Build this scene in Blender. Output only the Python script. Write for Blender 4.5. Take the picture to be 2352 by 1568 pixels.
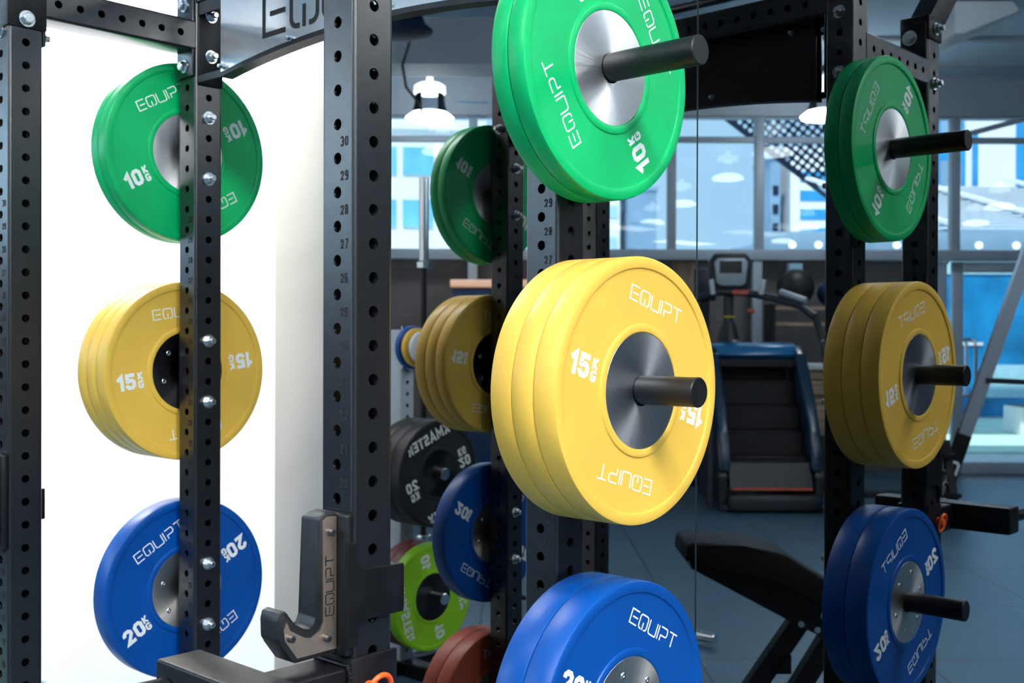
import bpy, bmesh, math, random
from mathutils import Vector, Matrix
random.seed(7)
PI = math.pi
S = bpy.context.scene
C = S.collection
for o in list(bpy.data.objects):
    bpy.data.objects.remove(o)

# ------------------------------------------------------------------ camera, sky, sun, lights, exposure
TH = 0.7483                                   # the rack stands turned by this angle to the lens
CAM = Vector((0.0, 0.0, 1.45))
cd = bpy.data.cameras.new('camera'); cam = bpy.data.objects.new('camera', cd); C.objects.link(cam)
cd.sensor_width = 36.0; cd.lens = 36.0 * 2587.9 / 2352.0
cd.clip_start = 0.05; cd.clip_end = 300
cam.matrix_world = (Matrix.Translation(CAM) @ Matrix.Rotation(TH, 4, 'Z') @
                    Matrix.Rotation(PI / 2 - 0.005, 4, 'X') @ Matrix.Rotation(0.0032, 4, 'Z'))
cd.dof.use_dof = True; cd.dof.focus_distance = 1.9; cd.dof.aperture_fstop = 6.0; cd.dof.aperture_blades = 7
S.camera = cam

w = bpy.data.worlds.new('sky'); S.world = w; w.use_nodes = True
nt = w.node_tree; nt.nodes.clear()
wo = nt.nodes.new('ShaderNodeOutputWorld'); bg = nt.nodes.new('ShaderNodeBackground')
tc = nt.nodes.new('ShaderNodeTexCoord'); nz = nt.nodes.new('ShaderNodeTexNoise'); rp = nt.nodes.new('ShaderNodeValToRGB')
nz.inputs['Scale'].default_value = 2.2; nz.inputs['Detail'].default_value = 5
rp.color_ramp.elements[0].position = 0.35; rp.color_ramp.elements[0].color = (0.38, 0.68, 0.96, 1)
rp.color_ramp.elements[1].position = 0.7; rp.color_ramp.elements[1].color = (0.60, 0.84, 1.0, 1)
bg.inputs['Strength'].default_value = 4.5
nt.links.new(tc.outputs['Generated'], nz.inputs['Vector']); nt.links.new(nz.outputs['Fac'], rp.inputs['Fac'])
nt.links.new(rp.outputs['Color'], bg.inputs['Color']); nt.links.new(bg.outputs['Background'], wo.inputs['Surface'])

def sun(direction, strength, color):
    l = bpy.data.lights.new('sun', 'SUN'); l.energy = strength; l.color = color; l.angle = 0.02
    o = bpy.data.objects.new('sun', l); C.objects.link(o)
    o.rotation_euler = Vector(direction).to_track_quat('-Z', 'Y').to_euler()
sun((-0.22, -0.52, -0.82), 18.0, (1.0, 0.95, 0.88))

CEIL_Z = 4.2
WASH = 300.0            # added unseen lamps that whiten the left wall
PANEL = (165.0, 30.0, 40.0)   # added unseen panels that light the rack and its plates
LAMP = 85.0             # pendant diffusers
def area(name, loc, aim, sx, sy, power, color, spread=PI):
    l = bpy.data.lights.new(name, 'AREA'); l.shape = 'RECTANGLE'; l.size = sx; l.size_y = sy
    l.energy = power; l.color = color; l.spread = spread
    o = bpy.data.objects.new(name, l); C.objects.link(o); o.location = loc
    o.rotation_euler = Vector(aim).to_track_quat('-Z', 'Y').to_euler()
    return o
ADDED_PANELS = [(1.3, 0.6), (0.6, -1.6), (-1.9, -0.6)]
ADDED_WASHERS = [-4.1, -5.9, -7.7]

S.view_settings.view_transform = 'Standard'; S.view_settings.look = 'None'
S.view_settings.gamma = 1.0; S.view_settings.use_curve_mapping = False
S.view_settings.exposure = 0.0

# ------------------------------------------------------------------ materials
def mat(name, col, rough=0.5, metal=0.0, bump=0.0, bscale=400.0, var=0.0, vscale=6.0, spec=0.5, aniso=0.0, coat=0.0, trans=0.0):
    m = bpy.data.materials.new(name); m.use_nodes = True
    n = m.node_tree; b = n.nodes['Principled BSDF']
    c = (col[0], col[1], col[2], 1)
    b.inputs['Base Color'].default_value = c
    b.inputs['Roughness'].default_value = rough; b.inputs['Metallic'].default_value = metal
    b.inputs['Specular IOR Level'].default_value = spec
    if coat: b.inputs['Coat Weight'].default_value = coat; b.inputs['Coat Roughness'].default_value = 0.15
    t = n.nodes.new('ShaderNodeTexCoord')
    if var:
        z = n.nodes.new('ShaderNodeTexNoise'); z.inputs['Scale'].default_value = vscale; z.inputs['Detail'].default_value = 6
        r = n.nodes.new('ShaderNodeValToRGB')
        r.color_ramp.elements[0].position = 0.3; r.color_ramp.elements[1].position = 0.7
        r.color_ramp.elements[0].color = tuple(max(0, x * (1 - var)) for x in col) + (1,)
        r.color_ramp.elements[1].color = tuple(min(1, x * (1 + var)) for x in col) + (1,)
        n.links.new(t.outputs['Object'], z.inputs['Vector']); n.links.new(z.outputs['Fac'], r.inputs['Fac'])
        n.links.new(r.outputs['Color'], b.inputs['Base Color'])
        q = n.nodes.new('ShaderNodeMapRange'); q.inputs['To Min'].default_value = rough * 0.85; q.inputs['To Max'].default_value = min(1, rough * 1.15)
        n.links.new(z.outputs['Fac'], q.inputs['Value']); n.links.new(q.outputs['Result'], b.inputs['Roughness'])
    if bump:
        z2 = n.nodes.new('ShaderNodeTexNoise'); z2.inputs['Scale'].default_value = bscale; z2.inputs['Detail'].default_value = 3
        bm_ = n.nodes.new('ShaderNodeBump'); bm_.inputs['Strength'].default_value = bump; bm_.inputs['Distance'].default_value = 0.001
        n.links.new(t.outputs['Object'], z2.inputs['Vector']); n.links.new(z2.outputs['Fac'], bm_.inputs['Height'])
        n.links.new(bm_.outputs['Normal'], b.inputs['Normal'])
    return m

def spun(name, col, rough, an=0.85):
    """lathe-turned steel: anisotropic highlight running round the X axis, with faint turning rings"""
    m = mat(name, col, rough, 1.0)
    n = m.node_tree; b = n.nodes['Principled BSDF']
    tg = n.nodes.new('ShaderNodeTangent'); tg.direction_type = 'RADIAL'; tg.axis = 'X'
    n.links.new(tg.outputs['Tangent'], b.inputs['Tangent']); b.inputs['Anisotropic'].default_value = an
    t = n.nodes.new('ShaderNodeTexCoord'); sp = n.nodes.new('ShaderNodeSeparateXYZ')
    n.links.new(t.outputs['Object'], sp.inputs['Vector'])
    cmb = n.nodes.new('ShaderNodeCombineXYZ'); n.links.new(sp.outputs['Y'], cmb.inputs['X']); n.links.new(sp.outputs['Z'], cmb.inputs['Y'])
    ln = n.nodes.new('ShaderNodeVectorMath'); ln.operation = 'LENGTH'; n.links.new(cmb.outputs['Vector'], ln.inputs[0])
    nz = n.nodes.new('ShaderNodeTexNoise'); nz.noise_dimensions = '1D'; nz.inputs['Scale'].default_value = 900; nz.inputs['Detail'].default_value = 3
    n.links.new(ln.outputs['Value'], nz.inputs['W'])
    bp = n.nodes.new('ShaderNodeBump'); bp.inputs['Strength'].default_value = 0.06; bp.inputs['Distance'].default_value = 0.0005
    n.links.new(nz.outputs['Fac'], bp.inputs['Height'])
    at = n.nodes.new('ShaderNodeMath'); at.operation = 'ARCTAN2'; n.links.new(sp.outputs['Y'], at.inputs[0]); n.links.new(sp.outputs['Z'], at.inputs[1])
    n2 = n.nodes.new('ShaderNodeTexNoise'); n2.noise_dimensions = '1D'; n2.inputs['Scale'].default_value = 7; n2.inputs['Detail'].default_value = 5
    n.links.new(at.outputs['Value'], n2.inputs['W'])
    b2 = n.nodes.new('ShaderNodeBump'); b2.inputs['Strength'].default_value = 0.13; b2.inputs['Distance'].default_value = 0.004
    n.links.new(n2.outputs['Fac'], b2.inputs['Height']); n.links.new(bp.outputs['Normal'], b2.inputs['Normal']); n.links.new(b2.outputs['Normal'], b.inputs['Normal'])
    return m

def emit(name, col, s):
    m = bpy.data.materials.new(name); m.use_nodes = True; n = m.node_tree; b = n.nodes['Principled BSDF']
    b.inputs['Base Color'].default_value = (0.8, 0.8, 0.8, 1)
    b.inputs['Emission Color'].default_value = (*col, 1); b.inputs['Emission Strength'].default_value = s
    return m

M = {}
M['powder'] = mat('black powder coat', (0.008, 0.009, 0.011), 0.23, bump=0.16, bscale=900, spec=0.85)
M['powder_soft'] = mat('satin black steel', (0.006, 0.0065, 0.008), 0.36, bump=0.08, bscale=500, var=0.3, vscale=30, spec=0.3)
M['black_plastic'] = mat('black plastic', (0.008, 0.009, 0.010), 0.42, bump=0.05, bscale=300, var=0.35, vscale=20, spec=0.3)
M['ink'] = mat('black cut marks', (0.002, 0.002, 0.002), 0.8)
M['white'] = mat('white print', (0.86, 0.88, 0.86), 0.5)
M['zinc'] = mat('zinc bolts', (0.72, 0.74, 0.76), 0.25, 1.0, bump=0.1, bscale=200)
M['chrome'] = mat('chrome', (0.8, 0.82, 0.85), 0.12, 1.0)
M['green'] = mat('green rubber', (0.0, 0.43, 0.125), 0.36, bump=0.04, bscale=120, var=0.10, vscale=9, spec=0.35)
M['yellow'] = mat('yellow rubber', (0.80, 0.49, 0.075), 0.4, bump=0.04, bscale=120, var=0.04, vscale=7, spec=0.3)
M['blue'] = mat('blue rubber', (0.0, 0.068, 0.33), 0.36, bump=0.04, bscale=120, var=0.08, vscale=7, spec=0.4)
M['red'] = mat('brick red rubber', (0.42, 0.075, 0.035), 0.45, bump=0.04, bscale=120, var=0.1)
M['lime'] = mat('lime rubber', (0.30, 0.66, 0.01), 0.45, bump=0.04, bscale=120, var=0.06)
M['maroon'] = mat('maroon rubber', (0.16, 0.02, 0.025), 0.45, var=0.1)
M['black_rubber'] = mat('black rubber', (0.012, 0.012, 0.013), 0.5, bump=0.05, bscale=150, var=0.3)
M['hub_bright'] = spun('turned steel hub with bright reflection', (0.96, 0.96, 0.97), 0.42, 0.75)  # bright room reflection put into the steel's colour
M['hub_dark'] = spun('turned steel hub with dim reflection', (0.70, 0.73, 0.78), 0.33, 0.8)  # dimmer reflection of this hub put into the steel's colour
M['hub_warm'] = spun('turned steel hub with screws', (0.86, 0.82, 0.78), 0.36, 0.8)  # warm tint stands for the wood this hub reflects
M['hub_black'] = spun('black steel hub', (0.06, 0.06, 0.065), 0.3)
M['stainless'] = mat('brushed stainless sheet', (0.72, 0.73, 0.74), 0.24, 1.0, bump=0.03, bscale=60, var=0.06)
M['copper'] = mat('warm brushed steel', (0.90, 0.66, 0.52), 0.34, 1.0, bump=0.04, bscale=300, var=0.12, vscale=25)
M['liner'] = mat('black liner plastic', (0.010, 0.011, 0.013), 0.40, bump=0.1, bscale=60, var=0.4, vscale=40, spec=0.45)
M['orange'] = mat('orange coated steel', (0.85, 0.10, 0.012), 0.35, var=0.05)
M['white_wall'] = mat('white painted wall', (0.88, 0.87, 0.86), 0.7, bump=0.03, bscale=80)
M['dimmed_wall'] = mat('white paint darkened for shade', (0.45, 0.41, 0.36), 0.6, bump=0.03, bscale=80)  # white column darkened: its lesser light is put into the colour
M['room_grey'] = mat('grey room paint', (0.16, 0.17, 0.18), 0.7)
M['ceiling'] = mat('ceiling paint tinted by daylight', (0.46, 0.64, 0.78), 0.8, var=0.03, vscale=1)  # white ceiling, with the blue of the daylight mixed into its colour
M['beam_grey'] = mat('grey painted beam', (0.42, 0.47, 0.53), 0.7, var=0.05, vscale=2)
M['white_duct'] = mat('white duct', (0.80, 0.83, 0.84), 0.6)
M['alu'] = mat('grey window frame', (0.42, 0.48, 0.55), 0.45, 0.1)
M['ladder'] = mat('ladder aluminium', (0.55, 0.57, 0.62), 0.4, 0.8, bump=0.1, bscale=40)
M['grey_post'] = mat('light grey post', (0.50, 0.56, 0.62), 0.45, bump=0.1)
M['dark_wall'] = mat('dark taupe wall', (0.14, 0.125, 0.12), 0.6, var=0.15, vscale=1.5)
M['navy'] = mat('navy cabinet', (0.006, 0.03, 0.10), 0.4)
M['silver'] = mat('silver plastic', (0.50, 0.56, 0.62), 0.35, 0.3)
M['screen'] = mat('dark screen', (0.02, 0.022, 0.025), 0.2)
M['shroud'] = mat('glossy blue grey shroud', (0.005, 0.028, 0.065), 0.25, spec=0.7)
M['shroud_sheen'] = mat('cover with blue window sheen', (0.01, 0.16, 0.38), 0.2, spec=0.9)  # reflection of the windows put into the cover's blue
M['charcoal'] = mat('charcoal plastic', (0.018, 0.022, 0.028), 0.4, var=0.2)
M['tread'] = mat('black step tread', (0.008, 0.008, 0.009), 0.6)
M['red_strip'] = mat('red orange strip', (0.62, 0.10, 0.06), 0.5)
M['vinyl'] = mat('black vinyl', (0.004, 0.004, 0.005), 0.55, bump=0.1, bscale=200, spec=0.2)
M['label_yellow'] = mat('yellow tag', (0.55, 0.42, 0.02), 0.5)
M['turf'] = mat('bright outdoor turf', (0.62, 0.85, 0.72), 0.9, var=0.08, vscale=2)
M['pave'] = mat('pale paving', (0.6, 0.66, 0.68), 0.8, var=0.1)
M['pool_blue'] = mat('blue glazed wall', (0.01, 0.24, 0.52), 0.3, var=0.45, vscale=1.3)
M['pale_blue'] = mat('pale blue panel', (0.42, 0.70, 0.80), 0.5, var=0.08)
M['bld_white'] = mat('white facade', (0.86, 0.88, 0.88), 0.7)
M['bld_blue'] = mat('blue facade glass', (0.03, 0.30, 0.62), 0.3, var=0.3, vscale=0.6)
M['bld_cyan'] = mat('cyan curtained window', (0.16, 0.55, 0.72), 0.4, var=0.25, vscale=0.8)
M['bld_grey'] = mat('blue grey facade', (0.22, 0.36, 0.50), 0.5, var=0.2, vscale=0.4)
M['slate'] = mat('blue grey fascia', (0.25, 0.42, 0.56), 0.5)
M['navy_metal'] = mat('dark navy metal', (0.003, 0.013, 0.034), 0.6, spec=0.2)
M['louver'] = mat('pale louvre slats', (0.75, 0.82, 0.85), 0.5)
M['glow'] = emit('lamp diffuser', (0.93, 0.98, 1.0), LAMP)
M['led'] = emit('led panel', (1.0, 0.97, 0.93), 6.0)
M['warm_led'] = emit('orange led strip', (1.0, 0.42, 0.12), 2.2)
M['spot_led'] = emit('small outdoor spot', (0.8, 0.95, 1.0), 6.0)
M['shade'] = emit('frosted lamp housing', (0.9, 0.96, 1.0), 10.0)

def wood(name, c1, c2, sc=(1, 1, 14)):
    m = mat(name, c1, 0.55); n = m.node_tree; b = n.nodes['Principled BSDF']
    t = n.nodes.new('ShaderNodeTexCoord'); mp = n.nodes.new('ShaderNodeMapping'); mp.inputs['Scale'].default_value = sc
    z = n.nodes.new('ShaderNodeTexNoise'); z.inputs['Scale'].default_value = 3; z.inputs['Detail'].default_value = 6
    r = n.nodes.new('ShaderNodeValToRGB'); r.color_ramp.elements[0].color = (*c1, 1); r.color_ramp.elements[1].color = (*c2, 1)
    r.color_ramp.elements[0].position = 0.35; r.color_ramp.elements[1].position = 0.65
    n.links.new(t.outputs['Object'], mp.inputs['Vector']); n.links.new(mp.outputs['Vector'], z.inputs['Vector'])
    n.links.new(z.outputs['Fac'], r.inputs['Fac']); n.links.new(r.outputs['Color'], b.inputs['Base Color'])
    return m
M['wood'] = wood('plywood layers', (0.30, 0.20, 0.13), (0.55, 0.39, 0.27))
M['wood_panel'] = wood('brown wood cladding', (0.20, 0.13, 0.085), (0.36, 0.24, 0.16), (12, 12, 1))

def glass_mat(name, tint, refl=1.0):
    """thin window glass: clear through, mirror-like by Fresnel"""
    m = bpy.data.materials.new(name); m.use_nodes = True; n = m.node_tree; n.nodes.clear()
    o = n.nodes.new('ShaderNodeOutputMaterial'); mx = n.nodes.new('ShaderNodeMixShader')
    tr = n.nodes.new('ShaderNodeBsdfTransparent'); gl = n.nodes.new('ShaderNodeBsdfGlossy'); fr = n.nodes.new('ShaderNodeFresnel')
    tr.inputs['Color'].default_value = (*tint, 1); gl.inputs['Roughness'].default_value = 0.0
    gl.inputs['Color'].default_value = (refl, refl, refl, 1); fr.inputs['IOR'].default_value = 1.55
    n.links.new(fr.outputs['Fac'], mx.inputs['Fac']); n.links.new(tr.outputs['BSDF'], mx.inputs[1]); n.links.new(gl.outputs['BSDF'], mx.inputs[2])
    n.links.new(mx.outputs['Shader'], o.inputs['Surface'])
    return m
M['glass'] = glass_mat('window glass', (0.95, 0.98, 1.0), 0.75)
M['mirror'] = mat('grey tinted mirror', (0.21, 0.222, 0.228), 0.0, 1.0)
M['mirror_edge'] = mat('ground mirror edge', (0.02, 0.03, 0.035), 0.3)

def floor_mat():
    m = mat('rubber gym tiles', (0.045, 0.055, 0.062), 0.36, bump=0.12, bscale=250, spec=0.9)
    n = m.node_tree; b = n.nodes['Principled BSDF']
    t = n.nodes.new('ShaderNodeTexCoord'); mp = n.nodes.new('ShaderNodeMapping'); mp.inputs['Rotation'].default_value = (0, 0, TH)
    br = n.nodes.new('ShaderNodeTexBrick'); br.offset = 0.0; br.inputs['Scale'].default_value = 1.0
    br.inputs['Brick Width'].default_value = 1.0; br.inputs['Row Height'].default_value = 1.0; br.inputs['Mortar Size'].default_value = 0.006
    br.inputs['Color1'].default_value = (0.042, 0.105, 0.165, 1); br.inputs['Color2'].default_value = (0.050, 0.120, 0.182, 1); br.inputs['Mortar'].default_value = (0.012, 0.014, 0.016, 1)
    sp = n.nodes.new('ShaderNodeTexNoise'); sp.inputs['Scale'].default_value = 55; sp.inputs['Detail'].default_value = 1
    r = n.nodes.new('ShaderNodeValToRGB'); r.color_ramp.elements[0].position = 0.735; r.color_ramp.elements[1].position = 0.75
    r.color_ramp.elements[0].color = (0, 0, 0, 1); r.color_ramp.elements[1].color = (1, 1, 1, 1)
    mx = n.nodes.new('ShaderNodeMix'); mx.data_type = 'RGBA'; mx.inputs['B'].default_value = (0.45, 0.5, 0.55, 1)
    n.links.new(t.outputs['Object'], mp.inputs['Vector']); n.links.new(mp.outputs['Vector'], br.inputs['Vector'])
    n.links.new(mp.outputs['Vector'], sp.inputs['Vector']); n.links.new(sp.outputs['Fac'], r.inputs['Fac'])
    n.links.new(r.outputs['Color'], mx.inputs['Factor']); n.links.new(br.outputs['Color'], mx.inputs['A']); n.links.new(mx.outputs['Result'], b.inputs['Base Color'])
    return m
M['floor'] = floor_mat()

# ------------------------------------------------------------------ mesh helpers
class MB:
    def __init__(self): self.b = bmesh.new(); self.oriented = False
    def face(self, vs): 
        try: return self.b.faces.new(vs)
        except ValueError: return None
    def box(self, x0, x1, y0, y1, z0, z1, bev=0.0, seg=2, mtx=None):
        r = bmesh.ops.create_cube(self.b, size=1.0); vs = r['verts']
        m = Matrix.Translation(((x0 + x1) / 2, (y0 + y1) / 2, (z0 + z1) / 2)) @ Matrix.Diagonal((abs(x1 - x0), abs(y1 - y0), abs(z1 - z0), 1))
        bmesh.ops.transform(self.b, matrix=m, verts=vs)
        if bev:
            es = list({e for v in vs for e in v.link_edges})
            r2 = bmesh.ops.bevel(self.b, geom=es, offset=bev, segments=seg, affect='EDGES', profile=0.5)
            vs = list({v for f in r2['faces'] for v in f.verts} | {v for v in vs if v.is_valid})
        if mtx: bmesh.ops.transform(self.b, matrix=mtx, verts=[v for v in vs if v.is_valid])
        return self
    def lathe(self, prof, mtx=None, seg=64, closed=False):
        """prof: (r, a) pairs, turned round local X (a runs along X)"""
        rings = []
        for r, a in prof:
            if r < 1e-7: rings.append([self.b.verts.new((a, 0, 0))])
            else: rings.append([self.b.verts.new((a, r * math.cos(2 * PI * k / seg), r * math.sin(2 * PI * k / seg))) for k in range(seg)])
        pairs = list(zip(rings, rings[1:])) + ([(rings[-1], rings[0])] if closed else [])
        for A, B in pairs:
            for k in range(seg):
                j = (k + 1) % seg
                if len(A) == 1 and len(B) == 1: continue
                if len(A) == 1: self.face((A[0], B[k], B[j]))
                elif len(B) == 1: self.face((A[k], B[0], A[j]))
                else: self.face((A[k], B[k], B[j], A[j]))
        vs = [v for r in rings for v in r]
        if mtx: bmesh.ops.transform(self.b, matrix=mtx, verts=vs)
        return self
    def cyl(self, p, q, r, r2=None, seg=24, bev=0.0):
        p = Vector(p); q = Vector(q); d = q - p; L = d.length; r2 = r if r2 is None else r2
        m = Matrix.Translation(p) @ d.to_track_quat('X', 'Z').to_matrix().to_4x4()
        if bev: prof = [(0, 0), (r - bev, 0), (r, bev), (r2, L - bev), (r2 - bev, L), (0, L)]
        else: prof = [(0, 0), (r, 0), (r2, L), (0, L)]
        return self.lathe(prof, m, seg)
    def prism(self, poly, t0, t1, mtx=None, bev=0.0):
        """poly in local XY, extruded from z=t0 to z=t1"""
        A = [self.b.verts.new((x, y, t0)) for x, y in poly]; B = [self.b.verts.new((x, y, t1)) for x, y in poly]
        n = len(poly); fs = [self.face(A[::-1]), self.face(B)]
        for k in range(n): fs.append(self.face((A[k], A[(k + 1) % n], B[(k + 1) % n], B[k])))
        vs = A + B
        if bev:
            es = [e for e in {e for v in vs for e in v.link_edges}]
            r = bmesh.ops.bevel(self.b, geom=es, offset=bev, segments=2, affect='EDGES', profile=0.5)
            vs = list({v for f in r['faces'] for v in f.verts} | {v for v in vs if v.is_valid})
        if mtx: bmesh.ops.transform(self.b, matrix=mtx, verts=[v for v in vs if v.is_valid])
        return self
    def tube(self, pts, r, seg=12, cap=True, closed=False):
        pts = [Vector(p) for p in pts]; n = len(pts); rings = []
        up = None
        for i, p in enumerate(pts):
            if closed: d = pts[(i + 1) % n] - pts[i - 1]
            else: d = pts[min(i + 1, n - 1)] - pts[max(i - 1, 0)]
            d.normalize()
            if up is None:
                up = Vector((0, 0, 1)) if abs(d.z) < 0.9 else Vector((1, 0, 0))
            s = d.cross(up).normalized(); up = s.cross(d).normalized()
            rr = r[i] if isinstance(r, (list, tuple)) else r
            rings.append([self.b.verts.new(p + rr * (s * math.cos(2 * PI * k / seg) + up * math.sin(2 * PI * k / seg))) for k in range(seg)])
        for i in range(n if closed else n - 1):
            A, B = rings[i], rings[(i + 1) % n]
            for k in range(seg): self.face((A[k], A[(k + 1) % seg], B[(k + 1) % seg], B[k]))
        if cap and not closed: self.face(rings[0][::-1]); self.face(rings[-1])
        return self
    def beam(self, p, q, wd, ht, up=(0, 0, 1), bev=0.0):
        """box section from p to q; wd sideways, ht along up"""
        p = Vector(p); q = Vector(q); d = (q - p); L = d.length; d.normalize(); up = Vector(up)
        s = d.cross(up).normalized(); u = s.cross(d).normalized()
        m = Matrix((( d.x, s.x, u.x, p.x), (d.y, s.y, u.y, p.y), (d.z, s.z, u.z, p.z), (0, 0, 0, 1)))
        return self.box(0, L, -wd / 2, wd / 2, -ht / 2, ht / 2, bev, 2, m)
    def mesh(self, name, angle=35.0):
        if not self.oriented: bmesh.ops.recalc_face_normals(self.b, faces=self.b.faces[:])
        me = bpy.data.meshes.new(name); self.b.to_mesh(me); self.b.free()
        me.polygons.foreach_set('use_smooth', [True] * len(me.polygons)); me.set_sharp_from_angle(angle=math.radians(angle))
        return me

def obj(name, mb, m, parent=None, label=None, loc=None, rot=None):
    me = mb if isinstance(mb, bpy.types.Mesh) else mb.mesh(name)
    if m is not None and not me.materials: me.materials.append(M[m] if isinstance(m, str) else m)
    o = bpy.data.objects.new(name, me); C.objects.link(o)
    if parent: o.parent = parent
    if loc: o.location = loc
    if rot: o.rotation_euler = rot
    if label: o['label'] = label
    return o
def thing(name, label, cat, loc=(0, 0, 0), rotz=0.0, group=None):
    o = bpy.data.objects.new(name, None); o.empty_display_size = 0.05; C.objects.link(o)
    o.location = loc; o.rotation_euler = (0, 0, rotz); o['label'] = label; o['category'] = cat
    if group: o['group'] = group
    return o
def tag(o, label, cat, group=None, kind=None):
    o['label'] = label; o['category'] = cat
    if group: o['group'] = group
    if kind: o['kind'] = kind
    return o
def struct(name, mb, m, label=None):
    o = obj(name, mb, m); o['kind'] = 'structure'
    if label: o['label'] = label
    return o
def dup(root, loc, label, rotx=None, group=None):
    r = root.copy(); C.objects.link(r); r.location = loc
    if rotx is not None: r.rotation_euler = (rotx, 0, 0)
    r['label'] = label
    if group: r['group'] = group
    for ch in list(root.children):
        c = ch.copy(); C.objects.link(c); c.parent = r
        for g in list(ch.children):
            d = g.copy(); C.objects.link(d); d.parent = c
    return r
def shift(mb, v):
    bmesh.ops.translate(mb.b, vec=Vector(v), verts=mb.b.verts[:]); return mb

# the far side of the room, measured along the window wall (X) and away from it (D)
E1 = Vector((math.cos(TH), -math.sin(TH), 0)); FW = Vector((-math.sin(TH), -math.cos(TH), 0)); R0 = Vector((0, 4.183, 0))
def room(X, D, z=0.0): return R0 + E1 * X + FW * D + Vector((0, 0, z))
RZ = -TH                                       # turns local x along the window wall, local +y into the room

# ------------------------------------------------------------------ lettering
def arc(cx, cy, r, a0, a1, n=5):
    return [(cx + r * math.cos(math.radians(a0 + (a1 - a0) * k / n)), cy + r * math.sin(math.radians(a0 + (a1 - a0) * k / n))) for k in range(n + 1)]
THIN = {  # rounded line capitals: (width, [(closed, path), ...])
 'E': (.90, [(0, [(.90, 1), (0, 1), (0, 0), (.90, 0)]), (0, [(.26, .5), (.90, .5)])]),
 'Q': (1.04, [(0, [(.34, 0)] + arc(.22, .22, .22, 270, 180) + arc(.22, .78, .22, 180, 90) + arc(.82, .78, .22, 90, 0) + arc(.82, .22, .22, 0, -90) + [(.72, 0)]), (0, [(.52, .48), (.52, -.06)])]),
 'U': (1.0, [(0, [(0, 1)] + arc(.22, .22, .22, 180, 270) + arc(.90, .10, .10, 270, 360) + [(1.0, 1)])]),
 'I': (.0, [(0, [(0, 0), (0, 1)])]),
 'P': (.92, [(0, [(0, 1)] + arc(.70, .79, .21, 90, 0) + arc(.70, .61, .21, 0, -90) + [(.10, .4), (.10, 0)])]),
 'T': (1.0, [(0, [(0, 1), (1.0, 1)]), (0, [(.5, 1), (.5, 0)])]),
}
BOLD = {
 '0': (.68, [(1, [(.12, .24), (.24, .12), (.44, .12), (.56, .24), (.56, .76), (.44, .88), (.24, .88), (.12, .76)])]),
 '1': (.47, [(0, [(.06, .64), (.34, .87), (.34, 0)])]),
 '2': (.68, [(0, [(.12, .64), (.12, .77), (.24, .88), (.44, .88), (.56, .77), (.56, .62), (.14, .12), (.66, .12)])]),
 '5': (.68, [(0, [(.64, .88), (.14, .88), (.14, .52), (.18, .50), (.26, .56), (.44, .56), (.56, .45), (.56, .24), (.44, .12), (.22, .12), (.10, .24), (.10, .32)])]),
 'K': (.62, [(0, [(.12, 0), (.12, 1)]), (0, [(.56, 1), (.2, .5), (.56, 0)])]),
 'G': (.66, [(0, [(.54, .74), (.54, .78), (.42, .88), (.24, .88), (.12, .76), (.12, .24), (.24, .12), (.42, .12), (.54, .24), (.54, .46), (.32, .46)])]),
 'X': (.7, [(0, [(.08, 0), (.62, 1)]), (0, [(.62, 0), (.08, 1)])]),
 'M': (.9, [(0, [(.12, 0), (.12, .95), (.45, .3), (.78, .95), (.78, 0)])]),
 'A': (.78, [(0, [(.08, 0), (.39, .95), (.7, 0)]), (0, [(.22, .3), (.56, .3)])]),
 'S': (.62, [(0, [(.56, .74), (.5, .88), (.14, .88), (.12, .56), (.5, .46), (.5, .14), (.14, .12), (.06, .26)])]),
 'T': (.62, [(0, [(0, .88), (.62, .88)]), (0, [(.31, .9), (.31, 0)])]),
 'E': (.58, [(0, [(.56, .88), (.12, .88), (.12, .12), (.56, .12)]), (0, [(.12, .5), (.5, .5)])]),
 'R': (.64, [(0, [(.12, 0), (.12, .88), (.42, .88), (.52, .78), (.52, .6), (.42, .5), (.12, .5)]), (0, [(.34, .5), (.54, 0)])]),
 '3': (.62, [(0, [(.1, .8), (.2, .92), (.42, .92), (.52, .8), (.52, .62), (.4, .52), (.26, .52)]), (0, [(.4, .52), (.52, .42), (.52, .2), (.42, .08), (.2, .08), (.1, .2)])]),
 '4': (.62, [(0, [(.42, 0), (.42, .95), (.08, .3), (.6, .3)])]),
 '6': (.62, [(0, [(.5, .8), (.4, .92), (.2, .92), (.1, .8), (.1, .2), (.2, .08), (.4, .08), (.5, .2), (.5, .42), (.4, .54), (.12, .54)])]),
 '7': (.6, [(0, [(.06, .92), (.54, .92), (.24, 0)])]),
 '8': (.62, [(1, [(.22, .08), (.4, .08), (.5, .2), (.5, .42), (.4, .52), (.22, .52), (.12, .42), (.12, .2)]), (1, [(.22, .52), (.4, .52), (.5, .62), (.5, .8), (.4, .92), (.22, .92), (.12, .8), (.12, .62)])]),
 '9': (.62, [(0, [(.12, .2), (.22, .08), (.42, .08), (.52, .2), (.52, .8), (.42, .92), (.22, .92), (.12, .8), (.12, .58), (.22, .46), (.5, .46)])]),
}
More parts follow.
